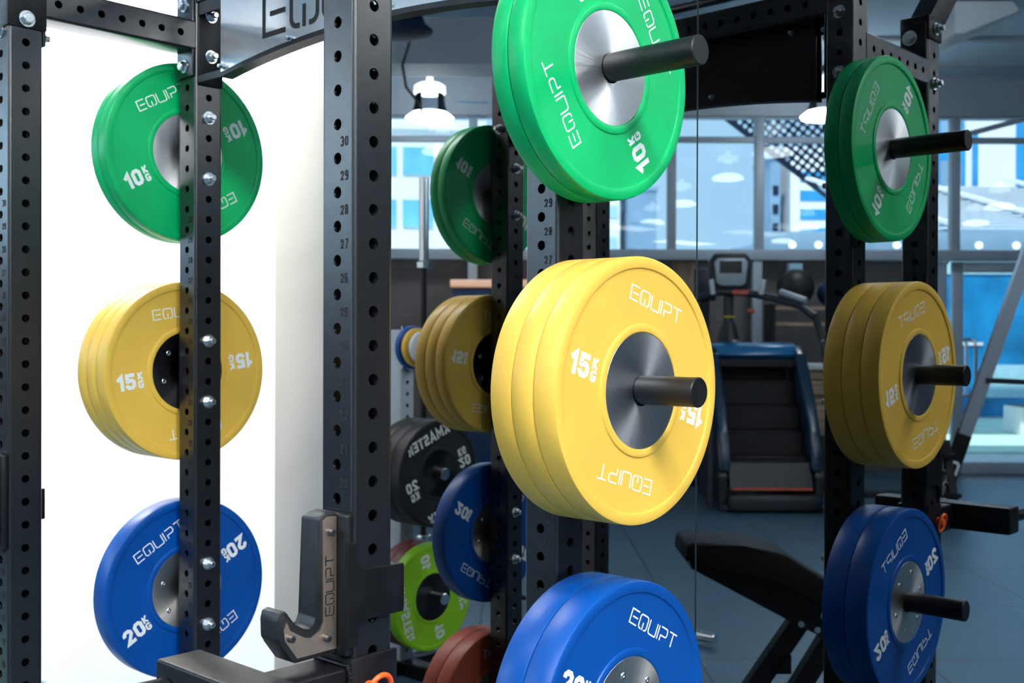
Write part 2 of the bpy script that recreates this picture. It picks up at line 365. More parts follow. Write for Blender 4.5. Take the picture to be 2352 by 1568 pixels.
def stroke(mb, path, wd, closed, f, depth=0.0004):
    """thick line along path (2-D), mapped into space by f(x, y, height)"""
    P = [Vector(p) for p in path]; n = len(P); h = wd / 2; L = []; Rr = []
    for i in range(n):
        a = P[i - 1] if (i > 0 or closed) else None
        b = P[(i + 1) % n] if (i < n - 1 or closed) else None
        d1 = (P[i] - a).normalized() if a is not None else None
        d2 = (b - P[i]).normalized() if b is not None else None
        if d1 is None: d1 = d2
        if d2 is None: d2 = d1
        n1 = Vector((-d1.y, d1.x)); n2 = Vector((-d2.y, d2.x)); m = n1 + n2
        if m.length < 1e-4: m = n1
        m.normalize(); k = min(1 / max(0.35, m.dot(n1)), 2.2)
        L.append(P[i] + m * h * k); Rr.append(P[i] - m * h * k)
    T = [(mb.b.verts.new(f(l.x, l.y, depth)), mb.b.verts.new(f(r.x, r.y, depth))) for l, r in zip(L, Rr)]
    B = [(mb.b.verts.new(f(l.x, l.y, 0)), mb.b.verts.new(f(r.x, r.y, 0))) for l, r in zip(L, Rr)]
    rng = range(n if closed else n - 1)
    for i in rng:
        j = (i + 1) % n
        mb.face((T[i][0], T[i][1], T[j][1], T[j][0])); mb.face((B[i][0], B[j][0], B[j][1], B[i][1]))
        mb.face((T[i][0], T[j][0], B[j][0], B[i][0])); mb.face((T[i][1], B[i][1], B[j][1], T[j][1]))
    if not closed:
        mb.face((T[0][0], B[0][0], B[0][1], T[0][1])); mb.face((T[-1][0], T[-1][1], B[-1][1], B[-1][0]))
def text_width(s, font, gap): return sum(font[c][0] for c in s) + gap * (len(s) - 1)
def write(mb, s, font, org, right, up, nor, size, wd, gap=0.2, center=True, squeeze=1.0, depth=0.0004):
    org = Vector(org); right = Vector(right).normalized(); up = Vector(up).normalized(); nor = Vector(nor).normalized()
    W = text_width(s, font, gap) * squeeze; x = -W / 2 if center else 0.0
    for ch in s:
        gw, paths = font[ch]
        for closed, path in paths:
            f = lambda a, b, hgt, x=x: org + right * (a * size) + up * ((b - 0.5) * size) + nor * (hgt if depth > 0 else -hgt)
            stroke(mb, [(x + px * squeeze, py) for px, py in path], wd / size, closed, f, abs(depth))
        x += (gw + gap) * squeeze
    return mb

# ------------------------------------------------------------------ perforated square tube (along local Z)
def perforated(L, W, holes, hr=0.0088, cr=0.006, seg=20, cap=True):
    """holes: dict side -> list of heights; sides 'x','X' = -x,+x faces; 'y','Y' = -y,+y faces"""
    mb = MB(); b = mb.b; h = W / 2; fl = h - cr; wall = 0.004
    frames = {'Y': (Vector((-1, 0, 0)), Vector((0, 1, 0))), 'y': (Vector((1, 0, 0)), Vector((0, -1, 0))),
              'X': (Vector((0, 1, 0)), Vector((1, 0, 0))), 'x': (Vector((0, -1, 0)), Vector((-1, 0, 0)))}
    for side, (u, nrm) in frames.items():
        hs = sorted(holes.get(side, []))
        P = lambda a, z, dep=0.0: u * a + nrm * (h - dep) + Vector((0, 0, z))
        def quad(z0, z1):
            if z1 - z0 > 1e-5: mb.face([b.verts.new(P(-fl, z0)), b.verts.new(P(fl, z0)), b.verts.new(P(fl, z1)), b.verts.new(P(-fl, z1))])
        z = 0.0
        for hz in hs:
            c0, c1 = hz - 0.0249, hz + 0.0249
            quad(z, c0); z = c1
            inner = []; outer = []; deep = []
            for k in range(seg):
                a = 2 * PI * k / seg; ca, sa = math.cos(a), math.sin(a)
                t = min(fl / abs(ca) if abs(ca) > 1e-6 else 1e9, 0.0249 / abs(sa) if abs(sa) > 1e-6 else 1e9)
                inner.append(b.verts.new(P(hr * ca, hz + hr * sa))); outer.append((t * ca, hz + t * sa)); deep.append(b.verts.new(P(hr * ca, hz + hr * sa, wall)))
            ov = [b.verts.new(P(*o)) for o in outer]
            corners = [b.verts.new(P(sx * fl, hz + sz * 0.0249)) for sx, sz in ((1, 1), (-1, 1), (-1, -1), (1, -1))]
            for k in range(seg):
                j = (k + 1) % seg
                loop = [inner[k], ov[k]]
                (x0, z0), (x1, z1) = outer[k], outer[j]
                on_side0 = abs(abs(x0) - fl) < 1e-7; on_side1 = abs(abs(x1) - fl) < 1e-7
                if on_side0 != on_side1:
                    q = 0 if (x0 + x1 > 0 and z0 + z1 > 2 * hz) else 1 if (x0 + x1 < 0 and z0 + z1 > 2 * hz) else 2 if x0 + x1 < 0 else 3
                    loop.append(corners[q])
                loop += [ov[j], inner[j]]
                mb.face(loop); mb.face((inner[k], inner[j], deep[j], deep[k]))
        quad(z, L)
    for k, (cx, cy) in enumerate(((fl, fl), (-fl, fl), (-fl, -fl), (fl, -fl))):
        n = 4; ring = []
        for i in range(n + 1):
            a = PI / 2 * (k + i / n)
            ring.append((cx + cr * math.cos(a), cy + cr * math.sin(a)))
        vs = [(b.verts.new((x, y, 0)), b.verts.new((x, y, L))) for x, y in ring]
        for (a0, a1), (c0, c1) in zip(vs, vs[1:]): mb.face((a0, c0, c1, a1))
    if cap:
        for z in (0.0, L):
            pts = []
            for k, (cx, cy) in enumerate(((fl, fl), (-fl, fl), (-fl, -fl), (fl, -fl))):
                for i in range(5):
                    a = PI / 2 * (k + i / 4); pts.append((cx + cr * math.cos(a), cy + cr * math.sin(a)))
            mb.face([b.verts.new((x, y, z)) for x, y in pts])
    bmesh.ops.remove_doubles(b, verts=b.verts[:], dist=1e-6)
    b.normal_update()
    for f in b.faces:                          # every outer face looks away from the tube's axis
        c = f.calc_center_median()
        out = Vector((c.x, c.y, 0)) if 1e-4 < c.z < L - 1e-4 else Vector((0, 0, c.z - L / 2))
        if f.normal.dot(out) < 0: f.normal_flip()
    mb.oriented = True
    return mb

def bolt_mb(p, d, r=0.0115, nut=True):
    """washer, hexagon and (for nuts) the protruding thread, pointing along d from p"""
    mb = MB(); p = Vector(p); d = Vector(d).normalized()
    mb.cyl(p, p + d * 0.0025, r * 1.42, seg=24)
    mb.cyl(p + d * 0.0025, p + d * 0.0125, r * 1.08, seg=6, bev=0.001)
    if nut:
        mb.cyl(p + d * 0.012, p + d * 0.015, r * 0.8, seg=20)
        mb.cyl(p + d * 0.015, p + d * 0.024, r * 0.62, seg=16, bev=0.0015)
    else:
        mb.cyl(p + d * 0.012, p + d * 0.0145, r * 0.85, seg=20, bev=0.001)
    return mb
#@@SPLIT
# ------------------------------------------------------------------ room shell
YM = 2.0916                                   # plane of the mirrors
PLAN = [(6.2, 2.3), (-15.85, 2.3), (-2.25, -10.33), (-2.25, -12), (6.2, -12)]      # the room's outline
mb = MB(); mb.prism(PLAN, -0.15, 0.0); struct('floor', mb, 'floor')
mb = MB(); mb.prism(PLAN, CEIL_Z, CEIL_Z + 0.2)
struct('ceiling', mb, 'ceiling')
mb = MB(); mb.box(-17, -2.90, 2.12, 2.3, 0, CEIL_Z); struct('wall_left', mb, 'white_wall')
mb = MB(); mb.box(-2.918, -2.56, 2.06, 2.3, 0, CEIL_Z, 0.004); struct('wall_column', mb, 'dimmed_wall')
mb = MB(); mb.box(-2.56, 6.2, 2.112, 2.3, 0, CEIL_Z); struct('wall_right_of_column', mb, 'dimmed_wall')
mb = MB(); mb.box(6.0, 6.2, -12, 2.2, 0, 2.9); struct('wall_right', mb, 'room_grey')
for k in range(6):  # added unseen high windows, put in to brighten the steel hubs
    y0 = -11.8 + 2.3 * k; mb = MB()
    for a, b, c, d in ((y0, y0 + 0.08, 2.9, CEIL_Z), (y0 + 2.22, y0 + 2.3, 2.9, CEIL_Z), (y0, y0 + 2.3, 2.9, 2.98), (y0, y0 + 2.3, CEIL_Z - 0.1, CEIL_Z)): mb.box(6.05, 6.15, a, b, c, d)
    wf = struct('window_%d' % (k + 9), mb, 'alu'); mb = MB(); mb.box(6.095, 6.105, y0 + 0.08, y0 + 2.22, 2.98, CEIL_Z - 0.1); obj('pane', mb, 'glass', wf)
mb = MB(); mb.box(-2.25, 6.2, -12, -11.8, 0, CEIL_Z); mb.box(-2.25, -2.05, -11.8, -10.2, 0, CEIL_Z); struct('wall_back', mb, 'room_grey')
mlab = ['grey tinted wall mirror panel behind the rack, between column and joint line', 'grey tinted wall mirror panel right of the thin joint line',
        'grey tinted wall mirror panel beyond the weights, last in the row']
for k, (a, c) in enumerate(((-2.556, -1.3888), (-1.3872, -0.2200), (-0.2185, 0.95))):
    t = thing('mirror_panel', mlab[k], 'mirror', ((a + c) / 2, YM + 0.01, 0.06), 0, 'wall mirror panels')
    hw = (c - a) / 2
    mb = MB(); mb.box(-hw + 0.0002, hw - 0.0002, -0.01, 0.01, 0, 3.1); obj('backing', mb, 'mirror_edge', t)
    mb = MB(); mb.box(-hw + 0.0012, hw - 0.0012, -0.0102, -0.0099, 0.0015, 3.0985); obj('mirror_glass', mb, 'mirror', t)

# ------------------------------------------------------------------ power rack
X3, Y3 = -1.3169, 1.0777; Y4 = 1.5313; X1 = X3 - 1.1667; HW = 0.0375; TOP = 2.335
N0 = 0.2348                                   # height of mark 0
def row(n): return N0 + 0.05 * n
rack = thing('power_rack', 'black perforated steel squat rack with numbered uprights in front of the mirror', 'squat rack', ((X1 + X3) / 2, (Y3 + Y4) / 2, 0))
RO = Vector(rack.location)
def rp_(name, mb, m, parent=rack, label=None):
    """part of the rack given in room coordinates"""
    return obj(name, shift(mb, -RO), m, parent, label)
hx = [row(n) for n in range(-2, 42)]; hy = [row(n) + 0.025 for n in range(-3, 41)]
up_me = perforated(TOP, 2 * HW, {'x': hx, 'X': hx, 'y': hy, 'Y': hy}).mesh('upright')
num_me = {}
THIN_DIG = {c: BOLD[c] for c in '0123456789'}
for n in range(6, 31):
    num_me[n] = write(MB(), str(n), THIN_DIG, (0.0160, -HW - 0.0001, row(n) - 0.001), (1, 0, 0), (0, 0, 1), (0, -1, 0), 0.0145, 0.0029, gap=0.22, squeeze=0.80, depth=0.0002).mesh('cut_number')
ups = {}
for nm, x, y in (('front_left', X1, Y3), ('rear_left', X1, Y4), ('front_right', X3, Y3), ('rear_right', X3, Y4)):
    u = obj('upright', up_me, 'powder', rack, loc=(x - RO.x, y - RO.y, 0)); ups[nm] = u
    for n in num_me: obj('cut_number', num_me[n], 'ink', u)
    ft = MB(); ft.box(-0.06, 0.06, -0.06, 0.06, 0, 0.008, 0.002); obj('foot_plate', ft, 'powder', u)
ROT_Y = Matrix.Rotation(-PI / 2, 4, 'X')      # local z -> +y
ROT_X = Matrix.Rotation(PI / 2, 4, 'Y')       # local z -> +x
def tube_y(x, y0, y1, z, holes):
    mb = perforated(y1 - y0, 0.074, holes); bmesh.ops.transform(mb.b, matrix=Matrix.Translation((x, y0, z)) @ ROT_Y, verts=mb.b.verts[:]); return mb
def tube_x(x0, x1, y, z, holes):
    mb = perforated(x1 - x0, 0.074, holes); bmesh.ops.transform(mb.b, matrix=Matrix.Translation((x0, y, z)) @ ROT_X, verts=mb.b.verts[:]); return mb
gap = (Y4 - HW) - (Y3 + HW)
hs = [0.0355 + 0.0505 * k for k in range(7)]
for x in (X1, X3):
    b1 = rp_('side_beam', tube_y(x, Y3 + HW, Y4 - HW, 2.183, {'x': [h for h in hs if 0.03 < h < gap - 0.03], 'X': [h for h in hs if 0.03 < h < gap - 0.03]}), 'powder')
    for y0, y1 in ((Y3 + HW, Y3 + HW + 0.008), (Y4 - HW - 0.008, Y4 - HW)):
        fl = MB(); fl.box(x - 0.036, x + 0.036, y0, y1, 2.083, 2.287, 0.003); obj('flange', shift(fl, -RO), 'powder', b1)
    for z in (row(37) + 0.025, row(40) + 0.025):
        obj('bolt', shift(bolt_mb((x, Y4 - HW - 0.008, z), (0, -1, 0), nut=False), -RO), 'zinc', b1)
        obj('bolt', shift(bolt_mb((x, Y4 + HW, z), (0, 1, 0)), -RO), 'zinc', b1)
        obj('bolt', shift(bolt_mb((x, Y3 - HW, z), (0, -1, 0), nut=False), -RO), 'zinc', b1)
        if z < 2.2: obj('bolt', shift(bolt_mb((x, Y3 + HW + 0.008, z), (0, 1, 0)), -RO), 'zinc', b1)
    b2 = rp_('base_beam', tube_y(x, Y3 + HW, Y4 - HW, 0.075, {}), 'powder')
rb = rp_('rear_beam', tube_x(X1 + HW, X3 - HW, Y4, 2.297, {'y': [0.034 + 0.05 * k for k in range(21)], 'Y': [0.034 + 0.05 * k for k in range(21)]}), 'powder')
rp_('rear_base_beam', tube_x(X1 + HW, X3 - HW, Y4, 0.075, {}), 'powder')
# caps and pull-up arms on the front uprights
for x, sx in ((X1, -1), (X3, 1)):
    mb = MB(); mb.box(x - 0.042, x + 0.042, Y3 - 0.042, Y3 + 0.045, 2.275 if sx > 0 else 2.115, 2.341, 0.003)
    mb.box(x - 0.040, x + 0.034, Y3 + HW, Y3 + 0.049, 2.215, 2.322, 0.003)
    cp = rp_('top_bracket', mb, 'powder_soft')
    for xx, z in ((x + 0.042, 2.308), (x + HW, 2.156)) if sx > 0 else ((x + 0.042, row(38)), (x + 0.042, row(41))):
        obj('bolt', shift(bolt_mb((xx, Y3, z), (1, 0, 0), r=0.0125, nut=sx > 0), -RO), 'zinc', cp)
    obj('bolt', shift(bolt_mb((x - 0.012, Y3 + 0.049, 2.282), (0, 1, 0), r=0.015, nut=False), -RO), 'zinc', cp)
    mb = MB(); mb.beam((x, Y3 - 0.02, 2.32), (x, Y3 - 0.34, 2.65), 0.06, 0.08, bev=0.004)
    rp_('pull_up_arm', mb, 'powder_soft')
mb = MB(); mb.cyl((X1 - 0.03, Y3 - 0.34, 2.65), (X3 + 0.03, Y3 - 0.34, 2.65), 0.016, seg=20)
rp_('pull_up_bar', mb, 'powder_soft')
# sign between the rear uprights
SX0, SX1, SC = X1 + HW + 0.122, X3 - HW - 0.052, (X1 + X3) / 2 + 0.03
def arch(x): return 2.092 - 0.155 * (x - SC) ** 2 / 1.0
def arch_poly(x0, x1, dz, top): return [(x0, top)] + [(x0 + (x1 - x0) * k / 40, arch(x0 + (x1 - x0) * k / 40) + dz) for k in range(41)] + [(x1, top)]
XZ = Matrix(((1, 0, 0, 0), (0, 0, -1, 0), (0, 1, 0, 0), (0, 0, 0, 1)))   # local (x, y, depth) -> (x, -depth, z)
mb = MB(); mb.prism(arch_poly(SX0, SX1, 0.0, 2.262), -(Y4 - 0.012), -(Y4 - 0.016), XZ)          # black back sheet
n = 60
for k in range(n):                                                                              # rolled bottom flange
    xa, xb = SX0 + (SX1 - SX0) * k / n, SX0 + (SX1 - SX0) * (k + 1) / n
    v = [mb.b.verts.new((x, y, arch(x) + dz)) for x, y, dz in ((xa, Y4 - 0.016, 0), (xb, Y4 - 0.016, 0), (xb, Y4 - 0.046, 0), (xa, Y4 - 0.046, 0))]
    v2 = [mb.b.verts.new((x, y, arch(x) + dz)) for x, y, dz in ((xa, Y4 - 0.046, 0), (xb, Y4 - 0.046, 0), (xb, Y4 - 0.046, 0.011), (xa, Y4 - 0.046, 0.011))]
    v3 = [mb.b.verts.new((x, y, arch(x) + dz)) for x, y, dz in ((xa, Y4 - 0.016, 0.003), (xb, Y4 - 0.016, 0.003), (xb, Y4 - 0.046, 0.003), (xa, Y4 - 0.046, 0.003))]
    mb.face(v); mb.face(v2); mb.face(v3)
sign = rp_('sign_panel', mb, 'powder_soft', label='arched name panel, black behind and steel in front')
mb = MB(); mb.prism(arch_poly(SX0, SX1, 0.009, 2.258), -(Y4 - 0.042), -(Y4 - 0.045), XZ)
obj('sign_face', shift(mb, -RO), 'stainless', sign, label='brushed steel face')
mb = MB(); write(mb, 'EQUIPT', THIN, (SC - 0.005, Y4 - 0.0452, 2.171), (1, 0, 0), (0, 0, 1), (0, -1, 0), 0.09, 0.0115, gap=0.24, depth=0.0005)
obj('sign_lettering', shift(mb, -RO), 'ink', sign, label='cut-out black lettering')
for x, z in ((SX0 + 0.07, 2.245), (-2.045, 2.102), (SC, 2.115), (-1.72, 2.112), (SX1 - 0.07, 2.245), (SX0 + 0.012, 2.083)):
    obj('screw', shift(bolt_mb((x, Y4 - 0.046, z), (0, -1, 0), r=0.005, nut=False), -RO), 'zinc', sign)
    obj('screw', shift(bolt_mb((x, Y4 - 0.012, z), (0, 1, 0), r=0.005, nut=False), -RO), 'zinc', sign)
for x, sx in ((X1 + HW, 1), (X3 - HW, -1)):
    reach = 0.14 if sx > 0 else 0.075   # brackets that carry the sign
    mb = MB(); mb.box(x, x + sx * 0.006, Y4 - 0.034, Y4 + 0.036, 2.062, 2.29, 0.003); mb.box(x + sx * 0.004, x + sx * reach, Y4 - 0.034, Y4 - 0.028, 2.066, 2.083); mb.box(x + sx * 0.004, x + sx * reach, Y4 - 0.034, Y4 - 0.028, 2.23, 2.26)
    br = rp_('sign_bracket', mb, 'powder_soft')
    for z in (row(38), row(40)): obj('bolt', shift(bolt_mb((x + sx * 0.006, Y4 + 0.002, z), (sx, 0, 0)), -RO), 'zinc', br)
# weight horns, four on each rear upright
HZ = [0.26, 0.81, 1.36, 1.91]
for x, sx in ((X3, 1), (X1, -1)):
    for z in HZ:
        mb = MB(); x0 = x + sx * HW
        mb.box(x0, x0 + sx * 0.006, Y4 - 0.034, Y4 + 0.034, z - 0.10, z + 0.10, 0.002)
        mb.cyl((x0 + sx * 0.005, Y4, z), (x + sx * 0.302, Y4, z), 0.0243, seg=48)
        hn = rp_('weight_horn', mb, 'powder_soft')
        mb = MB(); a, c = (x + sx * 0.3005, x + sx * 0.3065)
        mb.cyl((a, Y4, z), (c, Y4, z), 0.0246, seg=48, bev=0.0018); obj('end_cap', shift(mb, -RO), 'black_plastic', hn)
        for dz in (-0.075, 0.075):
            obj('bolt', shift(bolt_mb((x - sx * HW, Y4, z + dz), (-sx, 0, 0)), -RO), 'zinc', hn)
            obj('bolt', shift(bolt_mb((x0 + sx * 0.006, Y4, z + dz), (sx, 0, 0), nut=False), -RO), 'zinc', hn)

# ------------------------------------------------------------------ J-cups
def j_cup(x, sx, label):
    t = thing('j_cup', label, 'bar holder', (x, Y3 - HW, 0.985)); o = Vector(t.location)
    L = lambda mb: shift(mb, -o)
    f = Y3 - HW                                # front face of the upright
    mb = MB(); mb.box(x - 0.041, x + 0.041, f - 0.0155, f - 0.0005, 0.985, 1.192, 0.005, 3)
    xs = x + sx * (HW + 0.0005)
    # wrap-around band: a plate on the side with a filleted root, hooked round the back
    prof = [(f - 0.012, 1.005), (f - 0.012, 1.135)] + [(f + 0.012 + 0.024 * (1 - math.cos(a)), 1.135 - 0.027 * math.sin(a) * 1.0) for a in [PI / 2 * k / 6 for k in range(7)]]
    prof = [(f - 0.014, 1.0), (f - 0.014, 1.15)]
    prof += [(f + 0.002, 1.15), (f + 0.002, 1.128)] + [(f + 0.022 - 0.02 * math.cos(a), 1.128 - 0.02 * math.sin(a)) for a in [PI / 2 * k / 6 for k in range(1, 7)]]
    prof += [(Y3 + HW + 0.016, 1.108), (Y3 + HW + 0.016, 1.036)] + [(f + 0.022 - 0.02 * math.cos(a), 1.016 + 0.02 * math.sin(a)) for a in [PI / 2 * (6 - k) / 6 for k in range(0, 7)]] + [(f + 0.002, 1.0)]
    YZ = Matrix(((0, 0, sx, xs), (1, 0, 0, 0), (0, 1, 0, 0), (0, 0, 0, 1)))
    mb.prism(prof, 0.0, 0.0075, YZ)
    mb.box(min(xs + sx * 0.0075, xs - sx * 0.05), max(xs + sx * 0.0075, xs - sx * 0.05), Y3 + HW + 0.004, Y3 + HW + 0.0185, 1.038, 1.107, 0.003)
    mb.box(x - 0.03, x + 0.03, f - 0.016, f - 0.002, 0.985, 1.0, 0.002)
    obj('back_plate', L(mb), 'powder_soft', t)
    lin = [(1.024, 1.193), (1.006, 1.194), (0.992, 1.187), (0.990, 1.046), (0.985, 1.035), (0.976, 1.030), (0.965, 1.033), (0.951, 1.041), (0.944, 1.049), (0.9405, 1.060), (0.934, 1.066),
           (0.924, 1.063), (0.921, 1.052), (0.922, 1.026), (0.928, 1.018), (0.946, 0.992), (0.953, 0.9885), (1.024, 0.990)]
    mb = MB(); XC = Matrix(((0, 0, sx, x), (1, 0, 0, 0), (0, 1, 0, 0), (0, 0, 0, 1)))
    mb.prism(lin, -0.022, 0.0195, XC, bev=0.0025); obj('liner', L(mb), 'liner', t, label='scuffed black plastic liner')
    cop = [(1.0235, 1.188), (1.007, 1.189), (0.9985, 1.183), (1.0, 1.040), (0.9935, 1.026), (0.980, 1.0195), (0.968, 1.022), (0.9555, 1.029), (0.9425, 1.037), (0.9365, 1.0495), (0.9315, 1.040), (0.9335, 1.024), (0.9545, 0.9955), (1.0235, 0.9965)]
    mb = MB(); mb.prism(cop, 0.0185, 0.021, XC); obj('side_plate', L(mb), 'copper', t, label='warm brushed steel side plate')
    mb = MB(); write(mb, 'EQUIPT', THIN, (x + sx * 0.0211, 1.0112, 1.0895), (0, 0, 1), (0, -1, 0), (sx, 0, 0), 0.0145, 0.0018, gap=0.22, depth=0.0003)
    obj('side_lettering', L(mb), 'ink', t)
    for y, z in ((1.012, 1.166), (0.942, 1.026), (1.005, 1.0145)):
        mb = MB(); mb.cyl((x + sx * 0.02, y, z), (x + sx * 0.029, y, z), 0.0052, seg=24, bev=0.0008); sc_ = obj('cap_screw', L(mb), 'charcoal', t)
        mb = MB(); mb.cyl((x + sx * 0.029, y, z), (x + sx * 0.0293, y, z), 0.0028, seg=6); obj('hex_socket', L(mb), 'ink', sc_)
    return t
j_cup(X3, 1, 'black J shaped bar holder with warm steel side plate on the front right upright')
j_cup(X1, -1, 'black J shaped bar holder at the picture edge, on the far front upright')

# ------------------------------------------------------------------ dip attachment
dip = thing('dip_attachment', 'black square tube dip bar attachment clamped under the J shaped holder', 'dip bar', (X3, Y3 - HW, 0.80))
o = Vector(dip.location); L = lambda mb: shift(mb, -o)
f = Y3 - HW
mb = MB(); mb.box(X3 + HW + 0.0005, X3 + HW + 0.0085, f - 0.008, Y3 + HW + 0.004, 0.70, 0.983, 0.003); mb.box(X3 - HW - 0.0085, X3 - HW - 0.0005, f - 0.008, Y3 + HW + 0.004, 0.70, 0.983, 0.003)
mb.box(X3 - HW - 0.008, X3 + HW + 0.008, f - 0.0085, f - 0.0005, 0.70, 0.983, 0.003); obj('sleeve', L(mb), 'powder_soft', dip)
mb = MB(); mb.box(X3 - HW, X3 + HW, 0.934, f - 0.008, 0.894, 0.969, 0.005, 3); obj('stem', L(mb), 'powder_soft', dip)
mb = MB(); mb.box(-1.515, -1.118, 0.86, 0.935, 0.897, 0.972, 0.005, 3); obj('crossbar', L(mb), 'powder_soft', dip)
mb = MB()
for k in range(26):
    a = k / 25; mb.lathe([(0, -0.004), (0.0035, -0.002), (0.0035, 0.002), (0, 0.004)], Matrix.Translation((X3 + HW + 0.004 + random.uniform(-.0015, .0015), f - 0.009, 0.899 + 0.07 * a)), 8)
    mb.lathe([(0, -0.004), (0.0035, -0.002), (0.0035, 0.002), (0, 0.004)], Matrix.Translation((X3 - HW + 2 * HW * a, f - 0.009, 0.9715)), 8)
obj('weld_bead', L(mb), 'powder_soft', dip)
for x in (-1.482, -1.151):
    mb = MB(); mb.cyl((x, 0.861, 0.935), (x + (x - X3) * 0.25, 0.40, 0.935), 0.0165, seg=24, bev=0.002); obj('handle', L(mb), 'powder_soft', dip)
mb = MB(); px, py, pz = X3 + HW + 0.0085, 1.062, 0.935
mb.cyl((px, py, pz), (px + 0.02, py, pz), 0.012, seg=20, bev=0.001)
obj('pull_pin', L(mb), 'orange', dip)
ring = [(px + 0.017 + 0.006 * math.sin(a), py + 0.008 + 0.021 * math.cos(a), pz - 0.002 + 0.024 * math.sin(a)) for a in [2 * PI * k / 36 for k in range(36)]]
mb = MB(); mb.tube(ring, 0.0042, 12, closed=True); obj('pin_ring', L(mb), 'orange', dip, label='bright orange pull ring')

# ------------------------------------------------------------------ bumper plates
def plate_body(t, R=0.225):
    h = t / 2; e = 0.004
    half = [(0.0985, h - 0.0022), (0.099, h - 0.0006), (0.1005, h), (0.1085, h), (0.111, h - 0.0008), (0.1125, h - 0.0032), (0.2025, h - 0.0034), (0.2045, h - 0.0032), (0.2058, h - 0.0005), (0.2072, h), (R - e, h), (R - e * 0.3, h - e * 0.3), (R, h - e)]
    prof = [(r, a) for r, a in half] + [(r, -a) for r, a in reversed(half)]
    return MB().lathe(prof, seg=128, closed=True)
def plate_hub(t, bolts):
    h = t / 2 - 0.0016
    mb = MB().lathe([(0.0258, h), (0.030, h + 0.0004), (0.0975, h), (0.0985, h - 0.001), (0.0985, -h + 0.001), (0.0975, -h), (0.030, -h - 0.0004), (0.0258, -h)], seg=96, closed=True)
    return mb
def plate_prints(t, kg):
    """(part name, mesh) for each print on the two faces: the name along the rim twice, the weight twice"""
    out = []; h = t / 2 - 0.0032
    for s in (1, -1):
        nrm = Vector((s, 0, 0))
        for a in (0, PI):
            up = Vector((0, 0, math.cos(a))); rt = Vector((0, s * math.cos(a), 0))
            out.append(('name_lettering', write(MB(), 'EQUIPT', THIN, nrm * h + up * 0.151, rt, up, nrm, 0.0240, 0.0027, gap=0.27)))
            mb = MB(); inw = rt; c0 = nrm * h - inw * 0.159
            write(mb, kg, BOLD, c0 - inw * 0.0098, inw, up, nrm, 0.040, 0.0092, gap=0.10)
            write(mb, 'K', BOLD, c0 + inw * 0.0283 + up * 0.0098, inw, up, nrm, 0.0178, 0.0045, squeeze=1.3)
            write(mb, 'G', BOLD, c0 + inw * 0.0283 - up * 0.0108, inw, up, nrm, 0.0190, 0.0045, squeeze=1.25)
            out.append(('weight_lettering', mb))
    return out
def plate_screws(t, n):
    out = []; h = t / 2 - 0.0016
    for k in range(n):
        mb = MB(); a = 2 * PI * k / n + 0.2; y, z = 0.071 * math.cos(a), 0.071 * math.sin(a)
        for s in (1, -1):
            m = Matrix.Translation((s * h, y, z)) @ (Matrix.Rotation(0, 4, 'Z') if s > 0 else Matrix.Rotation(PI, 4, 'Z'))
            mb.lathe([(0.0022, -0.001), (0.0024, 0.0014), (0.0048, 0.0018), (0.0062, 0.0008), (0.0064, 0)], m, 20)
        out.append(mb)
    return out
def plate_proto(color, kg, t, hub, nscr, label, loc, rot, group):
    r = thing('bumper_plate', label, 'weight plate', loc, 0, group); r.rotation_euler = (rot, 0, 0)
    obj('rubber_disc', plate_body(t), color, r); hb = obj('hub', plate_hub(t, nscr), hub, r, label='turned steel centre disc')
    for nm, m_ in plate_prints(t, kg): obj(nm, m_, 'white', r, label='white print')
    for s in plate_screws(t, nscr): obj('hub_screw', s, 'zinc', hb)
    return r
# (colour, kg, thickness, hub, screws, right stack: (count, start, print turn), left stack, peg height, peg word)
def rot_of(phi): return math.radians(phi - 90)
GR = 'bumper plates stored on the pegs of the rack'
def stack(proto_args, kinds):
    proto = None
    color, kg, t, hub, nscr = proto_args
    for x, z, rot, label in kinds:
        if proto is None: proto = plate_proto(color, kg, t, hub, nscr, label, (x, Y4, z - 0.0012), rot, GR)
        else: dup(proto, (x, Y4, z - 0.0012), label, rot)
xr, xl = X3 + HW + 0.0175, X1 - HW - 0.0175
T = 0.0355; z = HZ[3]
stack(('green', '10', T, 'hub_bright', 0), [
    (xr + T * 1.5 + 0.0005, z, rot_of(31.6), 'outer green 10 kg bumper plate on the near top peg, bright reflection painted on the steel centre'),
    (xr + T * 0.5, z, 0.5, 'inner green 10 kg bumper plate on the near top peg, against the upright'),
    (xl - T * 0.5, z, rot_of(118.5), 'green 10 kg bumper plate by the white wall, next to the far upright'),
    (xl - T * 1.5 - 0.0005, z, 1.1, 'second green 10 kg bumper plate by the white wall, outermost on its peg')])
T = 0.046; z = HZ[2]
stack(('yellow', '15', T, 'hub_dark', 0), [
    (xr + T * 2.5 + 0.001, z, rot_of(73.4), 'outer yellow 15 kg bumper plate of the near stack of three, dim reflection painted on the turned centre'),
    (xr + T * 1.5 + 0.0005, z, 0.9, 'middle yellow 15 kg bumper plate of the near stack of three'),
    (xr + T * 0.5, z, 2.0, 'innermost yellow 15 kg bumper plate of the near stack, against the upright')])
stack(('yellow', '15', T, 'hub_black', 6), [
    (xl - T * 0.5, z, rot_of(98.5), 'yellow 15 kg bumper plate by the white wall, black centre with screws'),
    (xl - T * 1.5 - 0.0005, z, 0.3, 'middle yellow 15 kg bumper plate of the stack by the white wall'),
    (xl - T * 2.5 - 0.001, z, 1.4, 'outermost yellow 15 kg bumper plate of the stack by the white wall')])
T = 0.0565; z = HZ[1]
